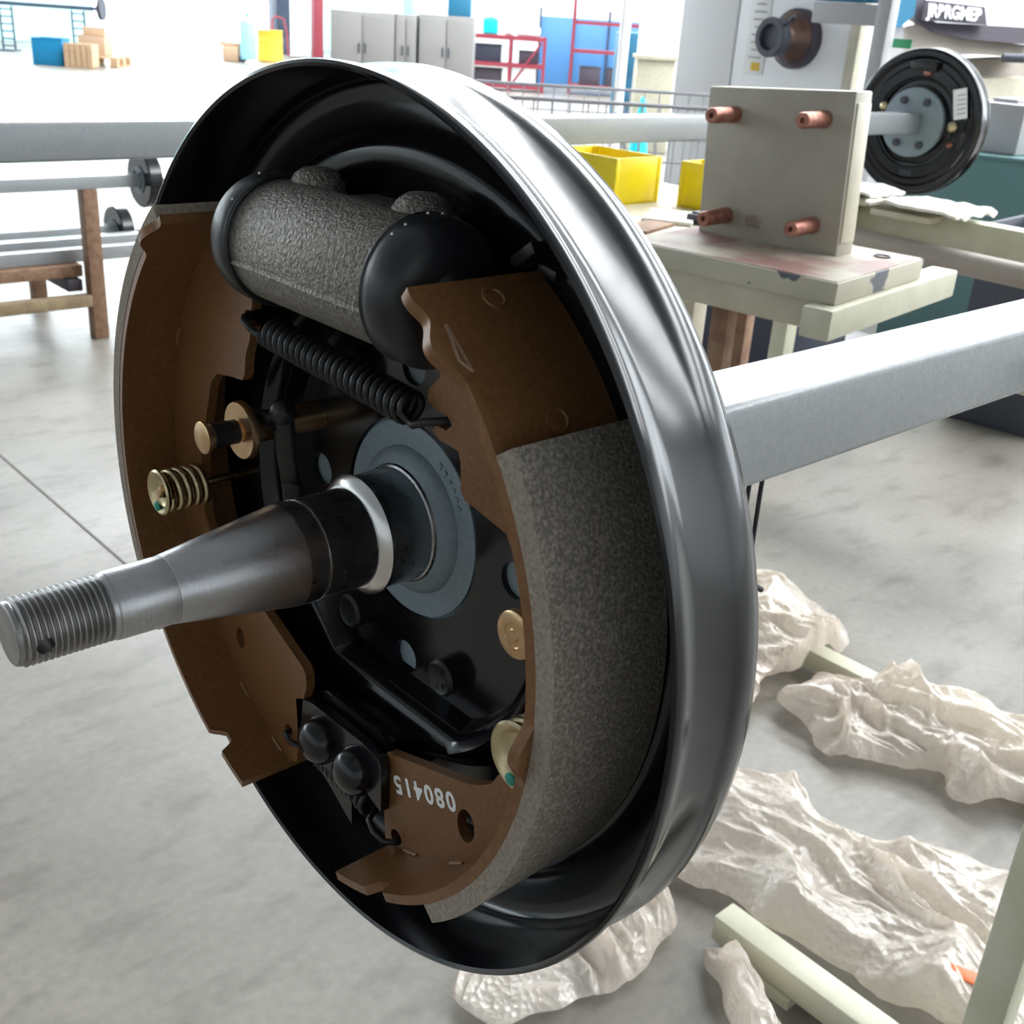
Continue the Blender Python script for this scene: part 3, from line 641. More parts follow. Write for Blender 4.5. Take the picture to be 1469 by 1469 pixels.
pl_ = part('base_plate', (0.150, 0.178, 0.0155), (0.300, 0.356, 0.031), M_chip, fx, None, 0.002)
b = B(); box(b, (0.150, 0.178, 0.0315), (0.294, 0.350, 0.0012)); obj('rusty_top', b, M_plate, pl_)
LEAN = Matrix.Rotation(R_(-3.2), 4, 'X')
blk = B(); box(blk, (0.028, 0.122, 0.113), (0.056, 0.244, 0.246), None, 0.003)
BM = Matrix.Translation((0.176, 0.088, 0.0305)) @ LEAN
bmesh.ops.transform(blk, matrix=BM, verts=blk.verts); bo = obj('block', blk, M_block, fx)
b = B(); box(b, (0.028, 0.0, 0.12), (0.046, 0.006, 0.2), None, 0.002); bmesh.ops.transform(b, matrix=BM, verts=b.verts); obj('side_plate', b, M_cream, bo)
for (y, z) in ((0.045, 0.196), (0.195, 0.196), (0.045, 0.044), (0.195, 0.044)):
    b = B(); lathe(b, [(-0.070, 0.0), (-0.066, 0.0035), (-0.070, 0.0040), (-0.070, 0.0105), (-0.068, 0.0115), (-0.022, 0.0118), (-0.020, 0.0122), (-0.006, 0.0128), (0.004, 0.0128)], 24)
    bmesh.ops.transform(b, matrix=BM @ Matrix.Translation((0, y, z)), verts=b.verts); obj('stud', b, M_copper, bo, 40)
b = B(); tube(b, [Vector((0.012 * math.cos(k * PI / 12), 0.012 * math.sin(k * PI / 12), 0)) for k in range(25)], 0.0015, 6, False); bmesh.ops.transform(b, matrix=Matrix.Translation((0.245, 0.045, 0.033)), verts=b.verts); obj('plate_hole', b, M_darkslate, pl_)
# crates and wrapped stock under the table
def crate(name, label, cat, c, s, m, rot=0.0, group=None, open_top=False, wall=0.008):
    t = thing(name, label, cat, (c[0], c[1], c[2]), rot, group)
    boxo('base', (0, 0, wall / 2), (s[0], s[1], wall), m, t)
    for sx in (-1, 1): boxo('side', (sx * (s[0] - wall) / 2, 0, s[2] / 2), (wall, s[1], s[2]), m, t, None, 0.002)
    for sy in (-1, 1): boxo('end', (0, sy * (s[1] - wall) / 2, s[2] / 2), (s[0] - 2 * wall, wall, s[2]), m, t, None, 0.002)
    b = B()
    for sx in (-1, 1): box(b, (sx * (s[0] / 2 + 0.004), 0, s[2] - 0.008), (0.010, s[1] + 0.016, 0.014), None, 0.002)
    for sy in (-1, 1): box(b, (0, sy * (s[1] / 2 + 0.004), s[2] - 0.008), (s[0] + 0.002, 0.010, 0.014), None, 0.002)
    obj('rim', b, m, t)
    return t
crate('storage_crate', 'dark navy storage crate on the floor behind the trestle leg', 'crate', (2.95, 1.80, 0.0), (0.42, 0.34, 0.36), M_navy, TA)
crate('storage_crate', 'grey storage crate behind the bench with the yellow bins', 'crate', (1.95, 1.75, 0.0), (0.42, 0.40, 0.50), M_machine2, TA)

# bench with yellow bins
bn = thing('bench', 'low cream board bench holding yellow bins', 'bench', (1.55, 1.122, 0))
part('board', (-0.11, 0, 0.775), (0.62, 0.46, 0.030), M_cream, bn)
for sx in (-0.36, -0.12):
    for sy in (-0.17, 0.19): part('leg', (sx, sy, 0.38), (0.04, 0.04, 0.76), M_cream, bn)
def bin_(label, c, s, rot):
    t = thing('parts_bin', label, 'bin', c, rot, 'yellow parts bins')
    w_ = 0.004
    boxo('base', (0, 0, w_ / 2), (s[0], s[1], w_), M_yellow, t)
    for sx in (-1, 1): boxo('side', (sx * (s[0] - w_) / 2, 0, s[2] / 2), (w_, s[1], s[2]), M_yellow, t, None, 0.001)
    for sy in (-1, 1): boxo('end', (0, sy * (s[1] - w_) / 2, s[2] / 2), (s[0] - 2 * w_, w_, s[2]), M_yellow, t, None, 0.001)
    for sx in (-1, 1):
        for sy in (-1, 1): boxo('corner_rib', (sx * (s[0] / 2 - 0.004), sy * (s[1] / 2 - 0.004), s[2] / 2), (0.011, 0.011, s[2]), M_yellow, t, None, 0.003)
    return t
bin_('larger yellow plastic parts bin with ribbed corner', (1.440, 1.225, 0.790), (0.13, 0.18, 0.088), 0.02)
bin_('smaller yellow plastic parts bin beside the stud fixture', (1.550, 1.045, 0.790), (0.072, 0.090, 0.086), 0.05)
b = B(); box(b, (0, 0, 0.004), (0.13, 0.09, 0.008), None, 0.002); o = obj('paper_pad', b, M_paper); o.location = (1.375, 0.985, 0.790); o.rotation_euler = (0, 0, 0.6); tag(o, 'pad of white paper on the bench board', 'paper')
b = B(); box(b, (0, 0, 0.009), (0.075, 0.05, 0.018), None, 0.003); box(b, (0, 0, 0.019), (0.060, 0.036, 0.004)); o = obj('small_tray', b, M_darkslate); o.location = (1.412, 0.928, 0.790); o.rotation_euler = (0, 0, 0.2); tag(o, 'small dark tray on the bench board', 'tray')
b = B(); box(b, (0, 0, 0.003), (0.12, 0.05, 0.006), None, 0.001); o = obj('steel_strip', b, M_rust); o.location = (1.255, 0.935, 0.790); o.rotation_euler = (0, 0, 0.3); tag(o, 'short rusty steel strip on the bench board', 'strip')

# ------------------------------------------------------------------ second axle behind
ax2 = thing('axle', 'grey axle running behind the stud fixture with its brake seen from the back', 'axle', (2.925, 1.39, H))
p2 = bpy.data.objects.new('backing_plate', plate.data); C.objects.link(p2); p2.parent = ax2; p2.rotation_euler = (0, 0, PI)
b = B(); lathe(b, [(-0.0462, 0.094), (-0.060, 0.094), (-0.061, 0.092), (-0.061, 0.02), (-0.0462, 0.02)], 48, closed=True); f2 = obj('mounting_flange', b, M_greypaint, ax2)
for a in (58, 122, -58, -122): 
    b = B(); y, z = pol(a, 0.068); lathe(b, [(-0.060, 0.012), (-0.068, 0.012), (-0.070, 0.010), (-0.070, 0.0)], 6, (0, y, z)); obj('bolt', b, M_darkslate, f2, 20)
b = B(); box(b, (-0.061 - 1.5, 0, 0), (3.0, 0.0556, 0.0556), None, 0.005); obj('axle_beam', b, M_beam, ax2, 50)
b = B(); box(b, (-0.0485, -0.128, 0.062), (0.002, 0.040, 0.080), Matrix.Rotation(R_(-14), 3, 'X')); obj('paper_label', b, M_white, ax2)
b = B()
for k in range(5): box(b, (-0.0498, -0.128 - 0.0022 * k, 0.086 - 0.012 * k), (0.0006, 0.026, 0.0035), Matrix.Rotation(R_(-14), 3, 'X'))
obj('label_print', b, M_machine2, ax2)
for (y, z, m, r) in ((-0.118, 0.0, M_zinc, 0.016), (-0.122, -0.048, M_copper, 0.009), (0.105, 0.035, M_zinc, 0.014), (-0.012, 0.135, M_copper, 0.012)):
    b = B(); lathe(b, [(-0.044, r), (-0.050, r), (-0.056, r * .7), (-0.058, 0.0)], 20, (0, y, z)); obj('plug', b, m, ax2, 50)
b = B(); box(b, (-0.048, 0.0, 0.150), (0.022, 0.08, 0.026), None, 0.004); obj('cylinder_port', b, M_blackmat, ax2)

# trestle under the second axle with white foam sheets
tr = thing('trestle', 'cream steel trestle with white foam sheets below the second axle', 'trestle', (2.40, 1.39, 0))
part('cross_bar', (0, -0.42, 0.690), (0.06, 1.10, 0.085), M_creamgreen, tr); part('leg', (0, 0.0, 0.324), (0.05, 0.05, 0.648), M_creamgreen, tr); part('leg', (0, -0.90, 0.324), (0.05, 0.05, 0.648), M_creamgreen, tr)
part('saddle_post', (0, 0, 0.8025), (0.04, 0.05, 0.14), M_creamgreen, tr)
b = B(); prism(b, [(-0.19, 0.735), (-0.05, 0.735), (-0.06, 0.70), (-0.12, 0.62), (-0.18, 0.70)], [], -0.075, -0.045); obj('gusset', b, M_creamgreen, tr)
b = B(); tube(b, [(-0.10, 0.05, 0.655), (-0.10, -0.90, 0.648)], 0.028, 16); obj('spacer_pipe', b, M_tan, tr)
b = B(); box(b, (-0.055, 0.0, 0.650), (0.075, 0.03, 0.04)); obj('pipe_bracket', b, M_tan, tr)
part('end_plate', (-0.02, -0.33, 0.725), (0.14, 0.16, 0.016), M_cream, tr); part('end_plate', (-0.02, -0.14, 0.740), (0.12, 0.18, 0.016), M_cream, tr)
for k, (y, z, s, l) in enumerate(((-0.15, 0.757, (0.16, 0.20), 'white foam sheet lying near the upright of the trestle'), (-0.37, 0.745, (0.20, 0.24), 'wrinkled white foam sheet over the end plate of the trestle'))):
    bm = B(); n = 14; g = []
    for i in range(n + 1):
        row = []
        for j in range(n + 1):
            u, v = i / n - 0.5, j / n - 0.5
            zz = 0.012 * noise.noise(Vector((u * 6 + k * 5, v * 6, 1))) + 0.012 - 0.05 * max(0, abs(v) - 0.38)
            row.append(bm.verts.new((u * s[0], v * s[1], zz)))
        g.append(row)
    for i in range(n):
        for j in range(n): bm.faces.new((g[i][j], g[i + 1][j], g[i + 1][j + 1], g[i][j + 1]))
    ex = bmesh.ops.extrude_face_region(bm, geom=bm.faces[:]); bmesh.ops.translate(bm, verts=[q for q in ex['geom'] if isinstance(q, bmesh.types.BMVert)], vec=(0, 0, 0.007)); bmesh.ops.recalc_face_normals(bm, faces=bm.faces)
    o = obj('foam_sheet', bm, M_foam, None, 60); o.location = (2.38, 1.39 + y, z - 0.006); tag(o, l, 'foam sheet', 'foam sheets on the trestle')
crate('storage_crate', 'dark slate crate standing on the floor past the beam of the open brake', 'crate', (3.36, 1.12, 0.0), (0.34, 0.30, 0.62), M_darkslate, 0.1)
# clear film hanging next to the fixture block
bm = B(); g = []
for i in range(13):
    row = []
    for j in range(17):
        u, v = i / 12, j / 16; wv = 0.006 * (noise.noise(Vector((u * 4, v * 5, 4))) - 0.6)
        if v < 0.3: row.append(bm.verts.new((0.075 * (1 - v / 0.3), -0.07 * u, -0.004 * (v / 0.3) ** 4)))      # tucked over the end plate
        else: row.append(bm.verts.new((wv * min(1, (v - 0.3) * 6), -0.07 * u, -0.004 - 0.22 * (v - 0.3))))
    g.append(row)
for i in range(12):
    for j in range(16): bm.faces.new((g[i][j], g[i + 1][j], g[i + 1][j + 1], g[i][j + 1]))
o = obj('plastic_film', bm, M_plastic_clear, None, 80); o.location = (2.264, 1.30, 0.7495); tag(o, 'clear plastic film hanging off the trestle bar', 'plastic film')

# ------------------------------------------------------------------ wire mesh crate
wcr = thing('wire_crate', 'large galvanised wire mesh crate standing behind the second axle', 'crate', (2.95, 2.62, 0), R_(-35))
LX, LY, ZT = 1.10, 0.78, 0.86
def rail(name, p, q, r): b = B(); tube(b, [p, q], r, 6); return obj(name, b, M_wire, wcr)
for z in (ZT, 0.05):
    for s in (-1, 1):
        rail('rim_wire', (-LX / 2, s * LY / 2, z), (LX / 2, s * LY / 2, z), 0.007); rail('rim_wire', (s * LX / 2, -LY / 2, z), (s * LX / 2, LY / 2, z), 0.007)
for sx in (-1, 1):
    for sy in (-1, 1): rail('corner_post', (sx * LX / 2, sy * LY / 2, 0), (sx * LX / 2, sy * LY / 2, ZT), 0.010)
for s in (-1, 1):
    for k in range(1, 18):
        x = -LX / 2 + LX * k / 18; rail('mesh_wire', (x, s * LY / 2, 0.05), (x, s * LY / 2, ZT), 0.0028)
    for k in range(1, 13):
        y = -LY / 2 + LY * k / 13; rail('mesh_wire', (s * LX / 2, y, 0.05), (s * LX / 2, y, ZT), 0.0028)
    for k in range(1, 9):
        z = 0.05 + (ZT - 0.05) * k / 9; rail('mesh_wire', (-LX / 2, s * LY / 2, z), (LX / 2, s * LY / 2, z), 0.0028); rail('mesh_wire', (s * LX / 2, -LY / 2, z), (s * LX / 2, LY / 2, z), 0.0028)
boxo('floor_tray', (0, 0, 0.045), (LX, LY, 0.01), M_wire, wcr)

# ------------------------------------------------------------------ rack of axles, left background
rk = thing('axle_rack', 'low rusty steel rack with one tall leg in the left background', 'rack', (1.25, 3.37, 0))
part('leg', (0, 0, 0.25), (0.05, 0.05, 0.50), M_rust, rk); part('leg', (-1.15, 0, 0.25), (0.05, 0.05, 0.50), M_rust, rk)
part('leg', (0, 0.55, 0.13), (0.05, 0.05, 0.26), M_rust, rk); part('leg', (-1.15, 0.55, 0.13), (0.05, 0.05, 0.26), M_rust, rk)
part('rail', (-0.575, -0.01, 0.135), (1.10, 0.04, 0.04), M_olive, rk); part('rail', (-0.575, 0.06, 0.225), (1.10, 0.05, 0.04), M_rust, rk); part('rail', (-0.575, 0.55, 0.225), (1.10, 0.05, 0.04), M_rust, rk)
part('cross_rail', (-0.06, 0.27, 0.18), (0.05, 0.50, 0.04), M_plum, rk); part('cross_rail', (-1.09, 0.27, 0.18), (0.05, 0.50, 0.04), M_plum, rk)
def small_axle(label, loc, length, h, brake=True):
    t = thing('axle', label, 'axle', loc, 0, 'axles on the low rack')
    boxo('axle_beam', (-length / 2, 0, h / 2), (length, h, h), M_beam, t, None, 0.004)
    if brake:
        b = B(); lathe(b, [(0.0, 0.04), (0.0, 0.088), (0.004, 0.092), (0.045, 0.092), (0.047, 0.086), (0.012, 0.080), (0.012, 0.04)], 40, (0, 0, h / 2), closed=True); pl2 = obj('backing_plate', b, M_black, t)
        b = B(); lathe(b, [(-0.004, 0.012), (-0.004, 0.045), (0.002, 0.045), (0.002, 0.012)], 32, (0, 0, h / 2), closed=True); obj('mounting_flange', b, M_greypaint, t)
        for k in range(4):
            b = B(); lathe(b, [(0.0, 0.006), (-0.008, 0.006), (-0.008, 0.0)], 6, (0, 0.032 * math.cos(k * PI / 2 + .8), h / 2 + 0.032 * math.sin(k * PI / 2 + .8))); obj('bolt', b, M_darkslate, t)
        b = B(); lathe(b, [(0.01, 0.016), (0.10, 0.012), (0.10, 0.0)], 20, (0, 0, h / 2)); obj('spindle', b, M_steel, t)
    return t
small_axle('topmost thin grey axle lying across the tall rack legs', (1.43, 3.37, 0.500), 1.9, 0.042)
small_axle('grey axle on the rack rails nearest the tall rack legs', (1.46, 3.47, 0.245), 1.9, 0.045, False)
small_axle('grey axle on the rack rails just behind the nearest one', (1.52, 3.60, 0.245), 1.95, 0.055, False)
small_axle('grey axle on the rack rails with its brake showing', (1.50, 3.78, 0.245), 1.9, 0.055)

# ------------------------------------------------------------------ machines behind
mc = thing('machine', 'tall white enamelled machine with a dark chuck', 'machine', (4.30, 3.00, 0))
part('body', (0.10, 0.02, 0.95), (0.20, 1.00, 1.90), M_machine, mc, None, 0.01)
part('door_panel', (-0.008, 0.345, 0.95), (0.016, 0.33, 1.84), M_machine, mc); part('front_panel', (-0.008, -0.165, 0.95), (0.016, 0.66, 1.84), M_machine, mc)
part('side_trim', (-0.02, -0.475, 0.95), (0.05, 0.05, 1.80), M_cream, mc)
lb = part('instruction_label', (-0.018, 0.045, 1.10), (0.004, 0.11, 0.36), M_white, mc)
for k in range(9): boxo('printed_line', (-0.0205, 0.045, 1.25 - 0.032 * k), (0.001, 0.07 - 0.02 * (k % 3 == 1), 0.008), M_machine2, lb)
boxo('yellow_warning', (-0.0205, 0.035, 0.955), (0.001, 0.05, 0.035), M_drum, lb)
def chk(prof, m, name, par): b = B(); lathe(b, prof, 36); bmesh.ops.transform(b, matrix=Matrix.Translation((0, -0.175, 1.085)) @ Matrix.Rotation(R_(-6), 4, 'Z'), verts=b.verts); return obj(name, b, m, par, 40)
ck = chk([(0.0, 0.125), (-0.045, 0.125), (-0.06, 0.118), (-0.06, 0.0)], M_plum, 'chuck', mc)
chk([(-0.055, 0.115), (-0.09, 0.10), (-0.12, 0.075), (-0.16, 0.068), (-0.16, 0.0)], mat('dark_bronze', (0.16, 0.085, 0.06), 0.35, metal=0.6, col2=(0.09, 0.06, 0.06), scale=12), 'chuck_nose', ck)
chk([(-0.15, 0.078), (-0.20, 0.082), (-0.205, 0.078), (-0.205, 0.055), (-0.18, 0.05), (-0.18, 0.0)], M_darkslate, 'chuck_collar', ck)
for a in (140, 230):
    b = B(); d = Vector((0, math.cos(R_(a)), math.sin(R_(a)))); o_ = Vector((-0.185, -0.155, 1.085)); tube(b, [o_ + d * 0.07, o_ + d * 0.11, o_ + d * 0.115, o_ + d * 0.14], [0.007, 0.007, 0.011, 0.011], 10); obj('handle', b, M_darkslate, ck)
gf = thing('gantry_frame', 'grey steel gantry frame standing beside the white machine', 'frame', (3.60, 1.985, 0))
part('post', (0, 0, 0.75), (0.055, 0.055, 1.50), M_machine2, gf); part('crossbar', (0.0, 0.16, 1.185), (0.05, 0.27, 0.07), M_machine2, gf); part('motor_cover', (0.02, 0.17, 1.265), (0.10, 0.24, 0.08), M_teal, gf); part('base', (0, 0.1, 0.02), (0.30, 0.5, 0.04), M_machine2, gf)
boxo('green_sign', (0.08, -0.015, 1.10), (0.004, 0.11, 0.03), mat('green_sign', (0.03, 0.30, 0.13), 0.5), gf)
# tan machine carriage with lettered plate (outlines at six metres, real thickness)
def slab_px(name, pts, depth, thick, m, parent, base):
    P = [at(px, py, depth) for px, py in pts]; bm = B()
    vs = [bm.verts.new(p - base) for p in P]; f = bm.faces.new(vs)
    ex = bmesh.ops.extrude_face_region(bm, geom=[f]); d = Vector((FWD.x, FWD.y, 0)).normalized() * thick
    bmesh.ops.translate(bm, verts=[q for q in ex['geom'] if isinstance(q, bmesh.types.BMVert)], vec=d); bmesh.ops.recalc_face_normals(bm, faces=bm.faces)
    return obj(name, bm, m, parent, 0)
base = Vector((at(1360, 100, 6.0).x, at(1360, 100, 6.0).y, 0))
tm_ = thing('press_machine', 'tan and plum machine carriage with a lettered plate above the second brake', 'machine', base)
slab_px('arm', [(1238, 92), (1256, 62), (1300, 38), (1320, 34), (1345, 46), (1480, 66), (1480, 84), (1400, 78), (1300, 80), (1252, 104)], 6.05, 0.5, M_tan, tm_, base)
slab_px('plum_rail', [(1302, -5), (1328, -5), (1326, 26), (1344, 32), (1480, 40), (1480, 64), (1392, 57), (1340, 46), (1312, 28)], 6.0, 0.12, M_plum, tm_, base)
sg = slab_px('name_plate', [(1328, 0), (1413, 10), (1416, 36), (1324, 29)], 5.95, 0.03, M_plum, tm_, base)
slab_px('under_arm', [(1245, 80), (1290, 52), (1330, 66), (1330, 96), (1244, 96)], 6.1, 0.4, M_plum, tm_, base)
slab_px('lower_bed', [(1236, 90), (1480, 82), (1480, 150), (1236, 150)], 6.3, 0.5, M_tan, tm_, base)
slab_px('grey_panel', [(1385, 112), (1480, 112), (1480, 190), (1385, 190)], 6.15, 0.3, M_cream, tm_, base)
slab_px('pedestal', [(1236, 148), (1480, 150), (1480, 300), (1236, 300)], 6.3, 0.5, M_machine2, tm_, base)
b = B(); p = at(1438, 83, 5.9) - base; tube(b, [p, p + Vector((0.10, -0.10, 0.005))], 0.022, 12); obj('control_knob', b, M_darkslate, tm_)
tx = bpy.data.curves.new('plate_letters', 'FONT'); tx.body = 'JRBRGMEB'; tx.size = 0.095; tx.align_x = 'CENTER'; tx.align_y = 'CENTER'; tx.offset = 0.004
to = bpy.data.objects.new('plate_letters_curve', tx); C.objects.link(to); bpy.context.view_layer.update()
me = bpy.data.meshes.new_from_object(to.evaluated_get(bpy.context.evaluated_depsgraph_get())); bpy.data.objects.remove(to)
lt = bpy.data.objects.new('plate_letters', me); C.objects.link(lt); me.materials.clear(); me.materials.append(M_white); lt.parent = sg
q0, q1 = at(1330, 15, 5.94), at(1410, 23, 5.94); ux = (q1 - q0).normalized(); nn = -FWD; nn = (nn - ux * nn.dot(ux)).normalized(); uy = nn.cross(ux); cc = (q0 + q1) / 2 - base
sx_ = (q1 - q0).length / max(1e-3, (max(v.co.x for v in me.vertices) - min(v.co.x for v in me.vertices)))
lt.matrix_local = Matrix(((ux.x * sx_, uy.x, nn.x, cc.x), (ux.y * sx_, uy.y, nn.y, cc.y), (ux.z * sx_, uy.z, nn.z, cc.z), (0, 0, 0, 1)))
tp = Vector((at(1300, 30, 5.2).x, at(1300, 30, 5.2).y, 0))
th_ = thing('blue_housing', 'teal blue motor housing hanging on a pedestal next to the gantry frame', 'machine', tp)
slab_px('housing', [(1262, -20), (1318, -20), (1312, 22), (1290, 40), (1258, 36)], 5.2, 0.2, M_teal, th_, tp)
slab_px('pedestal', [(1270, 36), (1296, 36), (1296, 330), (1270, 330)], 5.25, 0.1, M_machine2, th_, tp)
# pale teal sheet-covered stack beyond the second brake
p = at(1440, 230, 4.4)
crate('covered_crate', 'pale teal covered crate beyond the second brake', 'crate', (p.x, p.y, 0.0), (0.5, 0.6, 0.74), M_tealpale, 0.3)
b = B(); box(b, (0, 0, 0.09), (0.30, 0.22, 0.18), None, 0.01); box(b, (0, 0, 0.185), (0.20, 0.10, 0.02), None, 0.004); o = obj('grey_case', b, M_machine2); o.location = (p.x, p.y, 0.74); tag(o, 'grey case resting on the pale teal crate', 'case')
boxo('lid', (0, 0, 0.732), (0.49, 0.59, 0.016), M_tealpale, bpy.data.objects['covered_crate'])

# ------------------------------------------------------------------ far end of the hall
# axle on ladder trestles
def ladder(label, pbot):
    t = thing('ladder_trestle', label, 'trestle', (pbot.x, pbot.y, 0), R_(-43), 'ladder trestles by the back wall')
    for s in (-1, 1): boxo('upright', (s * 0.10, 0, 0.34), (0.025, 0.025, 0.68), M_column, t)
    for k in range(6): boxo('rung', (0, 0, 0.08 + 0.11 * k), (0.18, 0.02, 0.022), M_column, t)
    boxo('foot', (0, 0, 0.012), (0.26, 0.30, 0.024), M_column, t)
    return t
pa, pb = at(14, 70, 18.4), at(116, 72, 18.4)
ladder('ladder trestle under the plain run of the far dark axle', pa); ladder('ladder trestle nearest the round end of the far dark axle', pb)
fa = thing('axle', 'far dark axle laid over the two ladder trestles', 'axle', (pb.x, pb.y, 0.69))
d = (pb - pa); d.z = 0; d.normalize(); b = B(); tube(b, [-d * 1.6 + Vector((0, 0, 0.03)), d * 0.34 + Vector((0, 0, 0.03))], 0.032, 10); obj('axle_beam', b, M_column, fa)
b = B(); tube(b, [d * 0.33 + Vector((0, 0, 0.03)), d * 0.36 + Vector((0, 0, 0.03)), d * 0.42 + Vector((0, 0, 0.03))], [0.10, 0.17, 0.17], 24); obj('backing_plate', b, M_darkslate, fa)
# pallet, blue tub, boxes
pp = on(135, 93, 'z', 0)
pt = thing('pallet', 'wooden pallet with two loose planks on the far floor', 'pallet', (pp.x, pp.y, 0), R_(-40))
for k in range(5): boxo('top_board', (0, -0.32 + 0.16 * k, 0.125), (0.90, 0.11, 0.02), M_wood, pt)
for sx in (-0.40, 0, 0.40):
    for sy in (-0.32, 0, 0.32): boxo('block', (sx, sy, 0.065), (0.10, 0.12, 0.10), M_wood, pt)
    boxo('skid', (sx, 0, 0.0075), (0.10, 0.74, 0.015), M_wood, pt)
def pbox(name, label, cat, loc, s, m, rot, group=None):
    t = thing(name, label, cat, loc, rot, group); boxo('carton', (0, 0, s[2] / 2), s, m, t, None, 0.01)
    boxo('flap', (0, s[1] * 0.25, s[2] + 0.004), (s[0], s[1] * 0.48, 0.008), m, t); boxo('flap', (0, -s[1] * 0.25, s[2] + 0.006), (s[0], s[1] * 0.48, 0.012), m, t)
    return t
pbox('cardboard_box', 'large cardboard box on the far pallet', 'box', (pp.x + 0.05, pp.y, 0.135), (0.38, 0.40, 0.26), M_card, R_(-40), 'boxes on the far pallet')
pbox('cardboard_box', 'small cardboard box stacked over the large one on the far pallet', 'box', (pp.x + 0.05, pp.y, 0.407), (0.30, 0.26, 0.10), M_card, R_(-30), 'boxes on the far pallet')
q = on(88, 95, 'z', 0); wd = thing('wooden_crate', 'upright pale wooden slat crate beside the blue tub', 'crate', (q.x + 0.25, q.y - 0.15, 0), R_(-40))
for k in range(5): boxo('slat', (-0.16 + 0.08 * k, -0.16, 0.16), (0.068, 0.02, 0.32), M_wood, wd)
boxo('frame', (0, 0, 0.16), (0.38, 0.29, 0.30), M_wood, wd)
q = on(76, 93, 'z', 0); crate('storage_tub', 'bright blue tub on the floor next to the pale slat crate', 'tub', (q.x, q.y, 0), (0.42, 0.36, 0.36), M_bluetub, R_(-40))
# column, drum and clutter
q = at(402, 40, 23.2)
b = B(); box(b, (0, 0, ZC / 2), (0.36, 0.36, ZC), None, 0.02); box(b, (0, 0, 0.15), (0.5, 0.5, 0.3), None, 0.02); o = obj('trim_1', b, M_column); o.location = (q.x, q.y, 0); o['kind'] = 'structure'
q = on(388, 88, 'z', 0)
dr = thing('drum', 'yellow steel drum in front of the dark column', 'drum', (q.x, q.y, 0))
b = B(); lathe(b, [(0.0, 0.22), (0.02, 0.235), (0.17, 0.225), (0.18, 0.235), (0.19, 0.225), (0.34, 0.225), (0.35, 0.235), (0.36, 0.225), (0.50, 0.225), (0.52, 0.235), (0.525, 0.225), (0.51, 0.21), (0.51, 0.0)], 32, (0, 0, 0), 'z'); obj('shell', b, M_drum, dr)
b = B(); tube(b, [(0.05, 0, 0.51), (0.05, 0, 0.70), (0.10, -0.05, 0.76), (0.22, -0.12, 0.72), (0.26, -0.15, 0.5), (0.28, -0.16, 0.1)], 0.018, 8); obj('pump_hose', b, M_red, dr)
b = B(); tube(b, [(-0.08, 0.05, 0.51), (-0.08, 0.05, 1.6)], 0.03, 10); obj('stand_pipe', b, M_white, dr)
q = on(333, 88, 'z', 0); av = thing('anvil', 'brown block anvil with a pointed horn near the drum', 'anvil', (q.x, q.y, 0), R_(-43))
b = B(); box(b, (0, 0, 0.12), (0.28, 0.22, 0.24), None, 0.02); obj('stump', b, M_card, av)
b = B(); box(b, (0, 0, 0.275), (0.30, 0.12, 0.07), None, 0.01); tube(b, [(-0.14, 0, 0.28), (-0.26, 0, 0.30)], [0.05, 0.012], 12); obj('face', b, M_card, av)
q = on(357, 90, 'z', 0); gc = thing('gas_trolley', 'pale blue trolley with a side handle left of the drum', 'trolley', (q.x, q.y, 0), R_(-43))
b = B(); lathe(b, [(0.05, 0.13), (0.06, 0.14), (0.62, 0.14), (0.70, 0.10), (0.74, 0.05), (0.80, 0.05), (0.80, 0.0)], 24, (0, 0, 0), 'z'); obj('cylinder', b, mat('pale_blue_paint', (0.25, 0.50, 0.62), 0.5), gc)
b = B(); tube(b, [(-0.12, 0, 0.64), (-0.30, 0, 0.66)], 0.02, 8); tube(b, [(-0.10, -0.05, 0.06), (-0.10, 0.05, 0.06)], 0.06, 14); obj('handle', b, M_column, gc)
q = at(455, 40, 21.0); b = B(); box(b, (0, 0, 1.5), (0.17, 0.17, 3.0), None, 0.01); box(b, (0, 0, 0.03), (0.32, 0.32, 0.06), None, 0.01); o = obj('guard_post', b, M_red); o.location = (q.x, q.y, 0); tag(o, 'tall dark red guard post between the column and the cabinets', 'post')
q = at(430, 40, 21.5); nb = thing('notice_board', 'white notice board on feet between the dark column and red post', 'board', (q.x, q.y, 0), R_(-43)); boxo('panel', (0, 0, 0.75), (0.36, 0.04, 1.4), M_white, nb, None, 0.005); boxo('foot', (0, 0, 0.03), (0.36, 0.30, 0.06), M_cab, nb); boxo('pinned_sheet', (0.03, -0.024, 0.5), (0.20, 0.006, 0.30), M_paper, nb)
# grey cabinets and their load
VR = R_(-43.1)
def cabinet(label, pxc, depth, wpx, h, m=M_cab):
    p = at(pxc, 60, depth); wd_ = wpx * depth / FPX
    t = thing('cabinet', label, 'cabinet', (p.x, p.y, 0), VR, 'grey cabinets at the back')
    boxo('body', (0, 0.25, h / 2), (wd_, 0.5, h), m, t, None, 0.008)
    for s in (-1, 1):
        dd = boxo('door', (s * wd_ / 4, -0.012, h / 2), (wd_ / 2 - 0.02, 0.024, h - 0.08), m, t, None, 0.005); boxo('handle', (s * 0.04, -0.032, h * 0.55), (0.02, 0.02, 0.12), M_darkslate, dd)
    boxo('plinth', (0, 0.25, 0.02), (wd_ - 0.04, 0.46, 0.04), M_darkslate, t)
    return t
c1 = cabinet('wide grey cabinet nearest the red guard post', 520, 15.0, 92, 0.98); c2 = cabinet('middle grey cabinet with a dark door gap', 582, 15.0, 30, 0.98); c3 = cabinet('grey cabinet nearest the red rack', 640, 15.0, 78, 1.0)
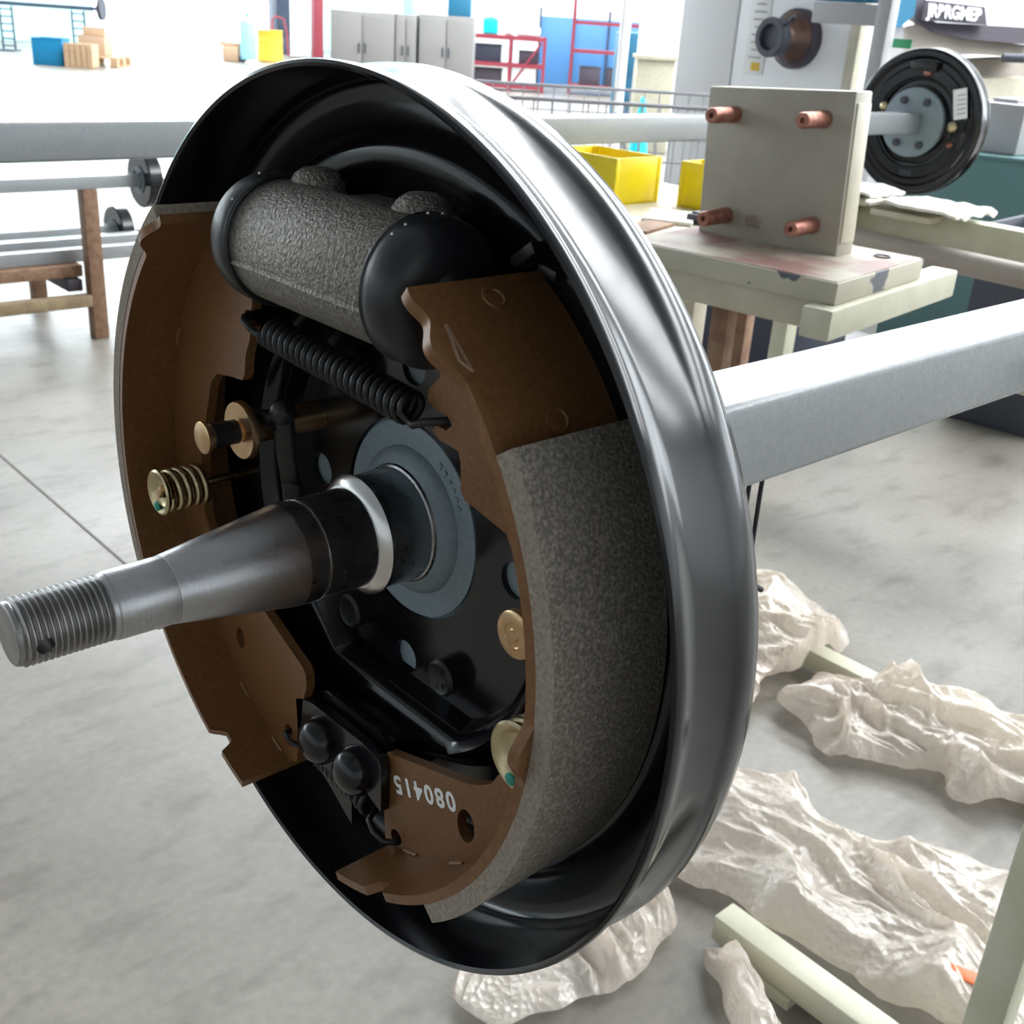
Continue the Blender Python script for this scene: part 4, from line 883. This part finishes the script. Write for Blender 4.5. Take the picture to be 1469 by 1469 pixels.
for k, (pxc, s, m, l) in enumerate(((480, (0.34, 0.3, 0.22), M_white, 'white appliance on the cabinet by the guard post'), (556, (0.30, 0.28, 0.26), M_machine, 'pale carton on the wide grey cabinet'), (610, (0.30, 0.28, 0.30), M_machine, 'stack of pale files on the grey cabinet'), (656, (0.30, 0.26, 0.24), M_teal, 'teal carton at the end of the grey cabinets'))):
    p = at(pxc, 60, 15.0) + Vector((0.17, 0.18, 0)); t = thing('carton', l, 'carton', (p.x, p.y, 0.98 if k < 2 else 1.0), VR)
    boxo('body', (0, 0, s[2] / 2), s, m, t, None, 0.01); boxo('lid', (0, 0, s[2] + 0.01), (s[0] + 0.02, s[1] + 0.02, 0.03), m, t)
# red rack with bins
p = at(724, 100, 17.0); rr = thing('red_rack', 'low red steel rack holding dark bins', 'rack', (p.x, p.y, 0), VR)
W = 1.16
for sx in (-0.5, 0.06, 0.5):
    for sy in (0.0, 0.5): boxo('upright', (sx * W, sy, 0.39), (0.05, 0.05, 0.78), M_red, rr)
for z in (0.06, 0.36, 0.74):
    for sy in (0.0, 0.5): boxo('beam', (0, sy, z), (W, 0.045, 0.05), M_red, rr)
    boxo('shelf', (0, 0.25, z + 0.03), (W - 0.04, 0.48, 0.01), M_red, rr)
b = B(); tube(b, [(0.10 * W, -0.01, 0.10), (0.46 * W, -0.01, 0.70)], 0.018, 8); obj('brace', b, M_red, rr)
rot = Matrix.Rotation(VR, 3, 'Z')
def rel(p, x, y, z): return p + rot @ Vector((x, y, 0)) + Vector((0, 0, z - p.z))
for k, (x, z, s, m, l) in enumerate(((-0.28, 0.395, (0.50, 0.36, 0.24), M_navy, 'dark blue bin on the upper shelf of the red rack'), (-0.26, 0.095, (0.50, 0.36, 0.20), M_plum, 'plum bin on the lower shelf of the red rack'), (0.30, 0.395, (0.30, 0.34, 0.18), M_plum, 'small plum bin on the red rack beside the brace'))):
    q = rel(p, x * W, 0.25, z); crate('rack_bin', l, 'bin', q, s, m, VR, 'bins on the red rack')
for k, (x, s, m, l, cat) in enumerate(((-0.22, (0.22, 0.2, 0.22), M_cyan, 'cyan tub standing on the red rack', 'tub'), (0.02, (0.14, 0.14, 0.20), M_white, 'white canister standing on the red rack', 'canister'), (0.28, (0.36, 0.26, 0.14), M_white, 'white sack lying on the red rack', 'sack'))):
    q = rel(p, x * W, 0.25, 0.775); t = thing('rack_load', l, cat, q, VR)
    b = B(); box(b, (0, 0, s[2] / 2), s, None, min(s) * 0.3 if k else 0.02); obj('body', b, m, t, 60); boxo('cap', (0, 0, s[2]), (s[0] * 0.5, s[1] * 0.5, 0.03), m, t)
# blue partition with red shelf frame
p = at(870, 90, 18.5); bp_ = thing('partition', 'blue partition panels with posted white sheets', 'partition', (p.x, p.y, 0), VR)
for k in range(4): boxo('panel', (-0.85 + 0.56 * k, 0, 0.55), (0.54, 0.05, 1.04), M_blue, bp_, None, 0.006)
for k in range(5): boxo('panel_post', (-1.13 + 0.56 * k, -0.01, 0.60), (0.035, 0.07, 1.20), M_column, bp_)
for k in range(3): boxo('upper_panel', (-0.6 + 0.75 * k, 0.02, 1.35), (0.72, 0.04, 0.5), M_machine, bp_)
for k, (x, z) in enumerate(((-0.25, 1.20), (0.15, 1.22), (0.45, 1.22))): boxo('posted_sheet', (x, -0.04, z), (0.18, 0.006, 0.24), M_white, bp_)
p = at(868, 95, 17.2); rs = thing('shelf_frame', 'open red shelf frame in front of the blue partition', 'shelf', (p.x, p.y, 0), VR)
for sx in (-0.52, 0.52):
    for sy in (0.0, 0.3): boxo('upright', (sx, sy, 0.75), (0.04, 0.04, 1.5), M_red, rs)
for z in (0.12, 0.62, 1.02): boxo('shelf', (0, 0.15, z), (1.06, 0.32, 0.05), M_red, rs)
for k in range(2):
    q = rel(p, -0.22 + 0.42 * k, 0.15, 0.145); crate('rack_bin', ['plum bin at the foot of the open shelf frame', 'second plum bin at the foot of the open shelf frame'][k], 'bin', q, (0.32, 0.26, 0.26), M_plum, VR, 'bins on the open shelf')
q = at(895, 60, 9.0); b = B(); tube(b, [(0, 0, 0), (0, 0, 0.03)], 0.10, 24); tube(b, [(0, 0, 0), (0, 0, 3.2)], 0.042, 16); o = obj('pipe_column', b, M_machine); o.location = (q.x, q.y, 0); tag(o, 'slim white pipe column in front of the blue partition', 'column')
q = at(944, 70, 10.0); cv = thing('counter', 'beige counter with a bright white back panel beside the white machine', 'counter', (q.x, q.y, 0), VR)
boxo('body', (0, 0.2, 0.40), (0.34, 0.4, 0.80), M_cream, cv, None, 0.01); boxo('back_panel', (0.06, 0.43, 0.8), (0.42, 0.04, 1.6), M_white, cv); boxo('worktop', (0, 0.19, 0.815), (0.38, 0.44, 0.03), M_cream, cv)
q = at(926, 110, 9.6); b = B(); lathe(b, [(0, 0.11), (0.02, 0.11), (0.03, 0.09), (0.5, 0.02), (0.52, 0.0)], 20, (0, 0, 0), 'z'); o = obj('traffic_cone', b, M_cyan); o.location = (q.x, q.y, 0); tag(o, 'cyan cone on the floor in front of the beige counter', 'cone')
q = at(903, 60, 10.6); ps = thing('tool_cabinet', 'dark blue tool cabinet left of the beige counter', 'cabinet', (q.x, q.y, 0), VR); boxo('body', (0, 0.2, 0.5), (0.22, 0.36, 1.0), M_teal, ps, None, 0.01); boxo('drawer', (0, 0.01, 0.75), (0.19, 0.03, 0.18), M_teal, ps); boxo('drawer', (0, 0.01, 0.5), (0.19, 0.03, 0.18), M_teal, ps)
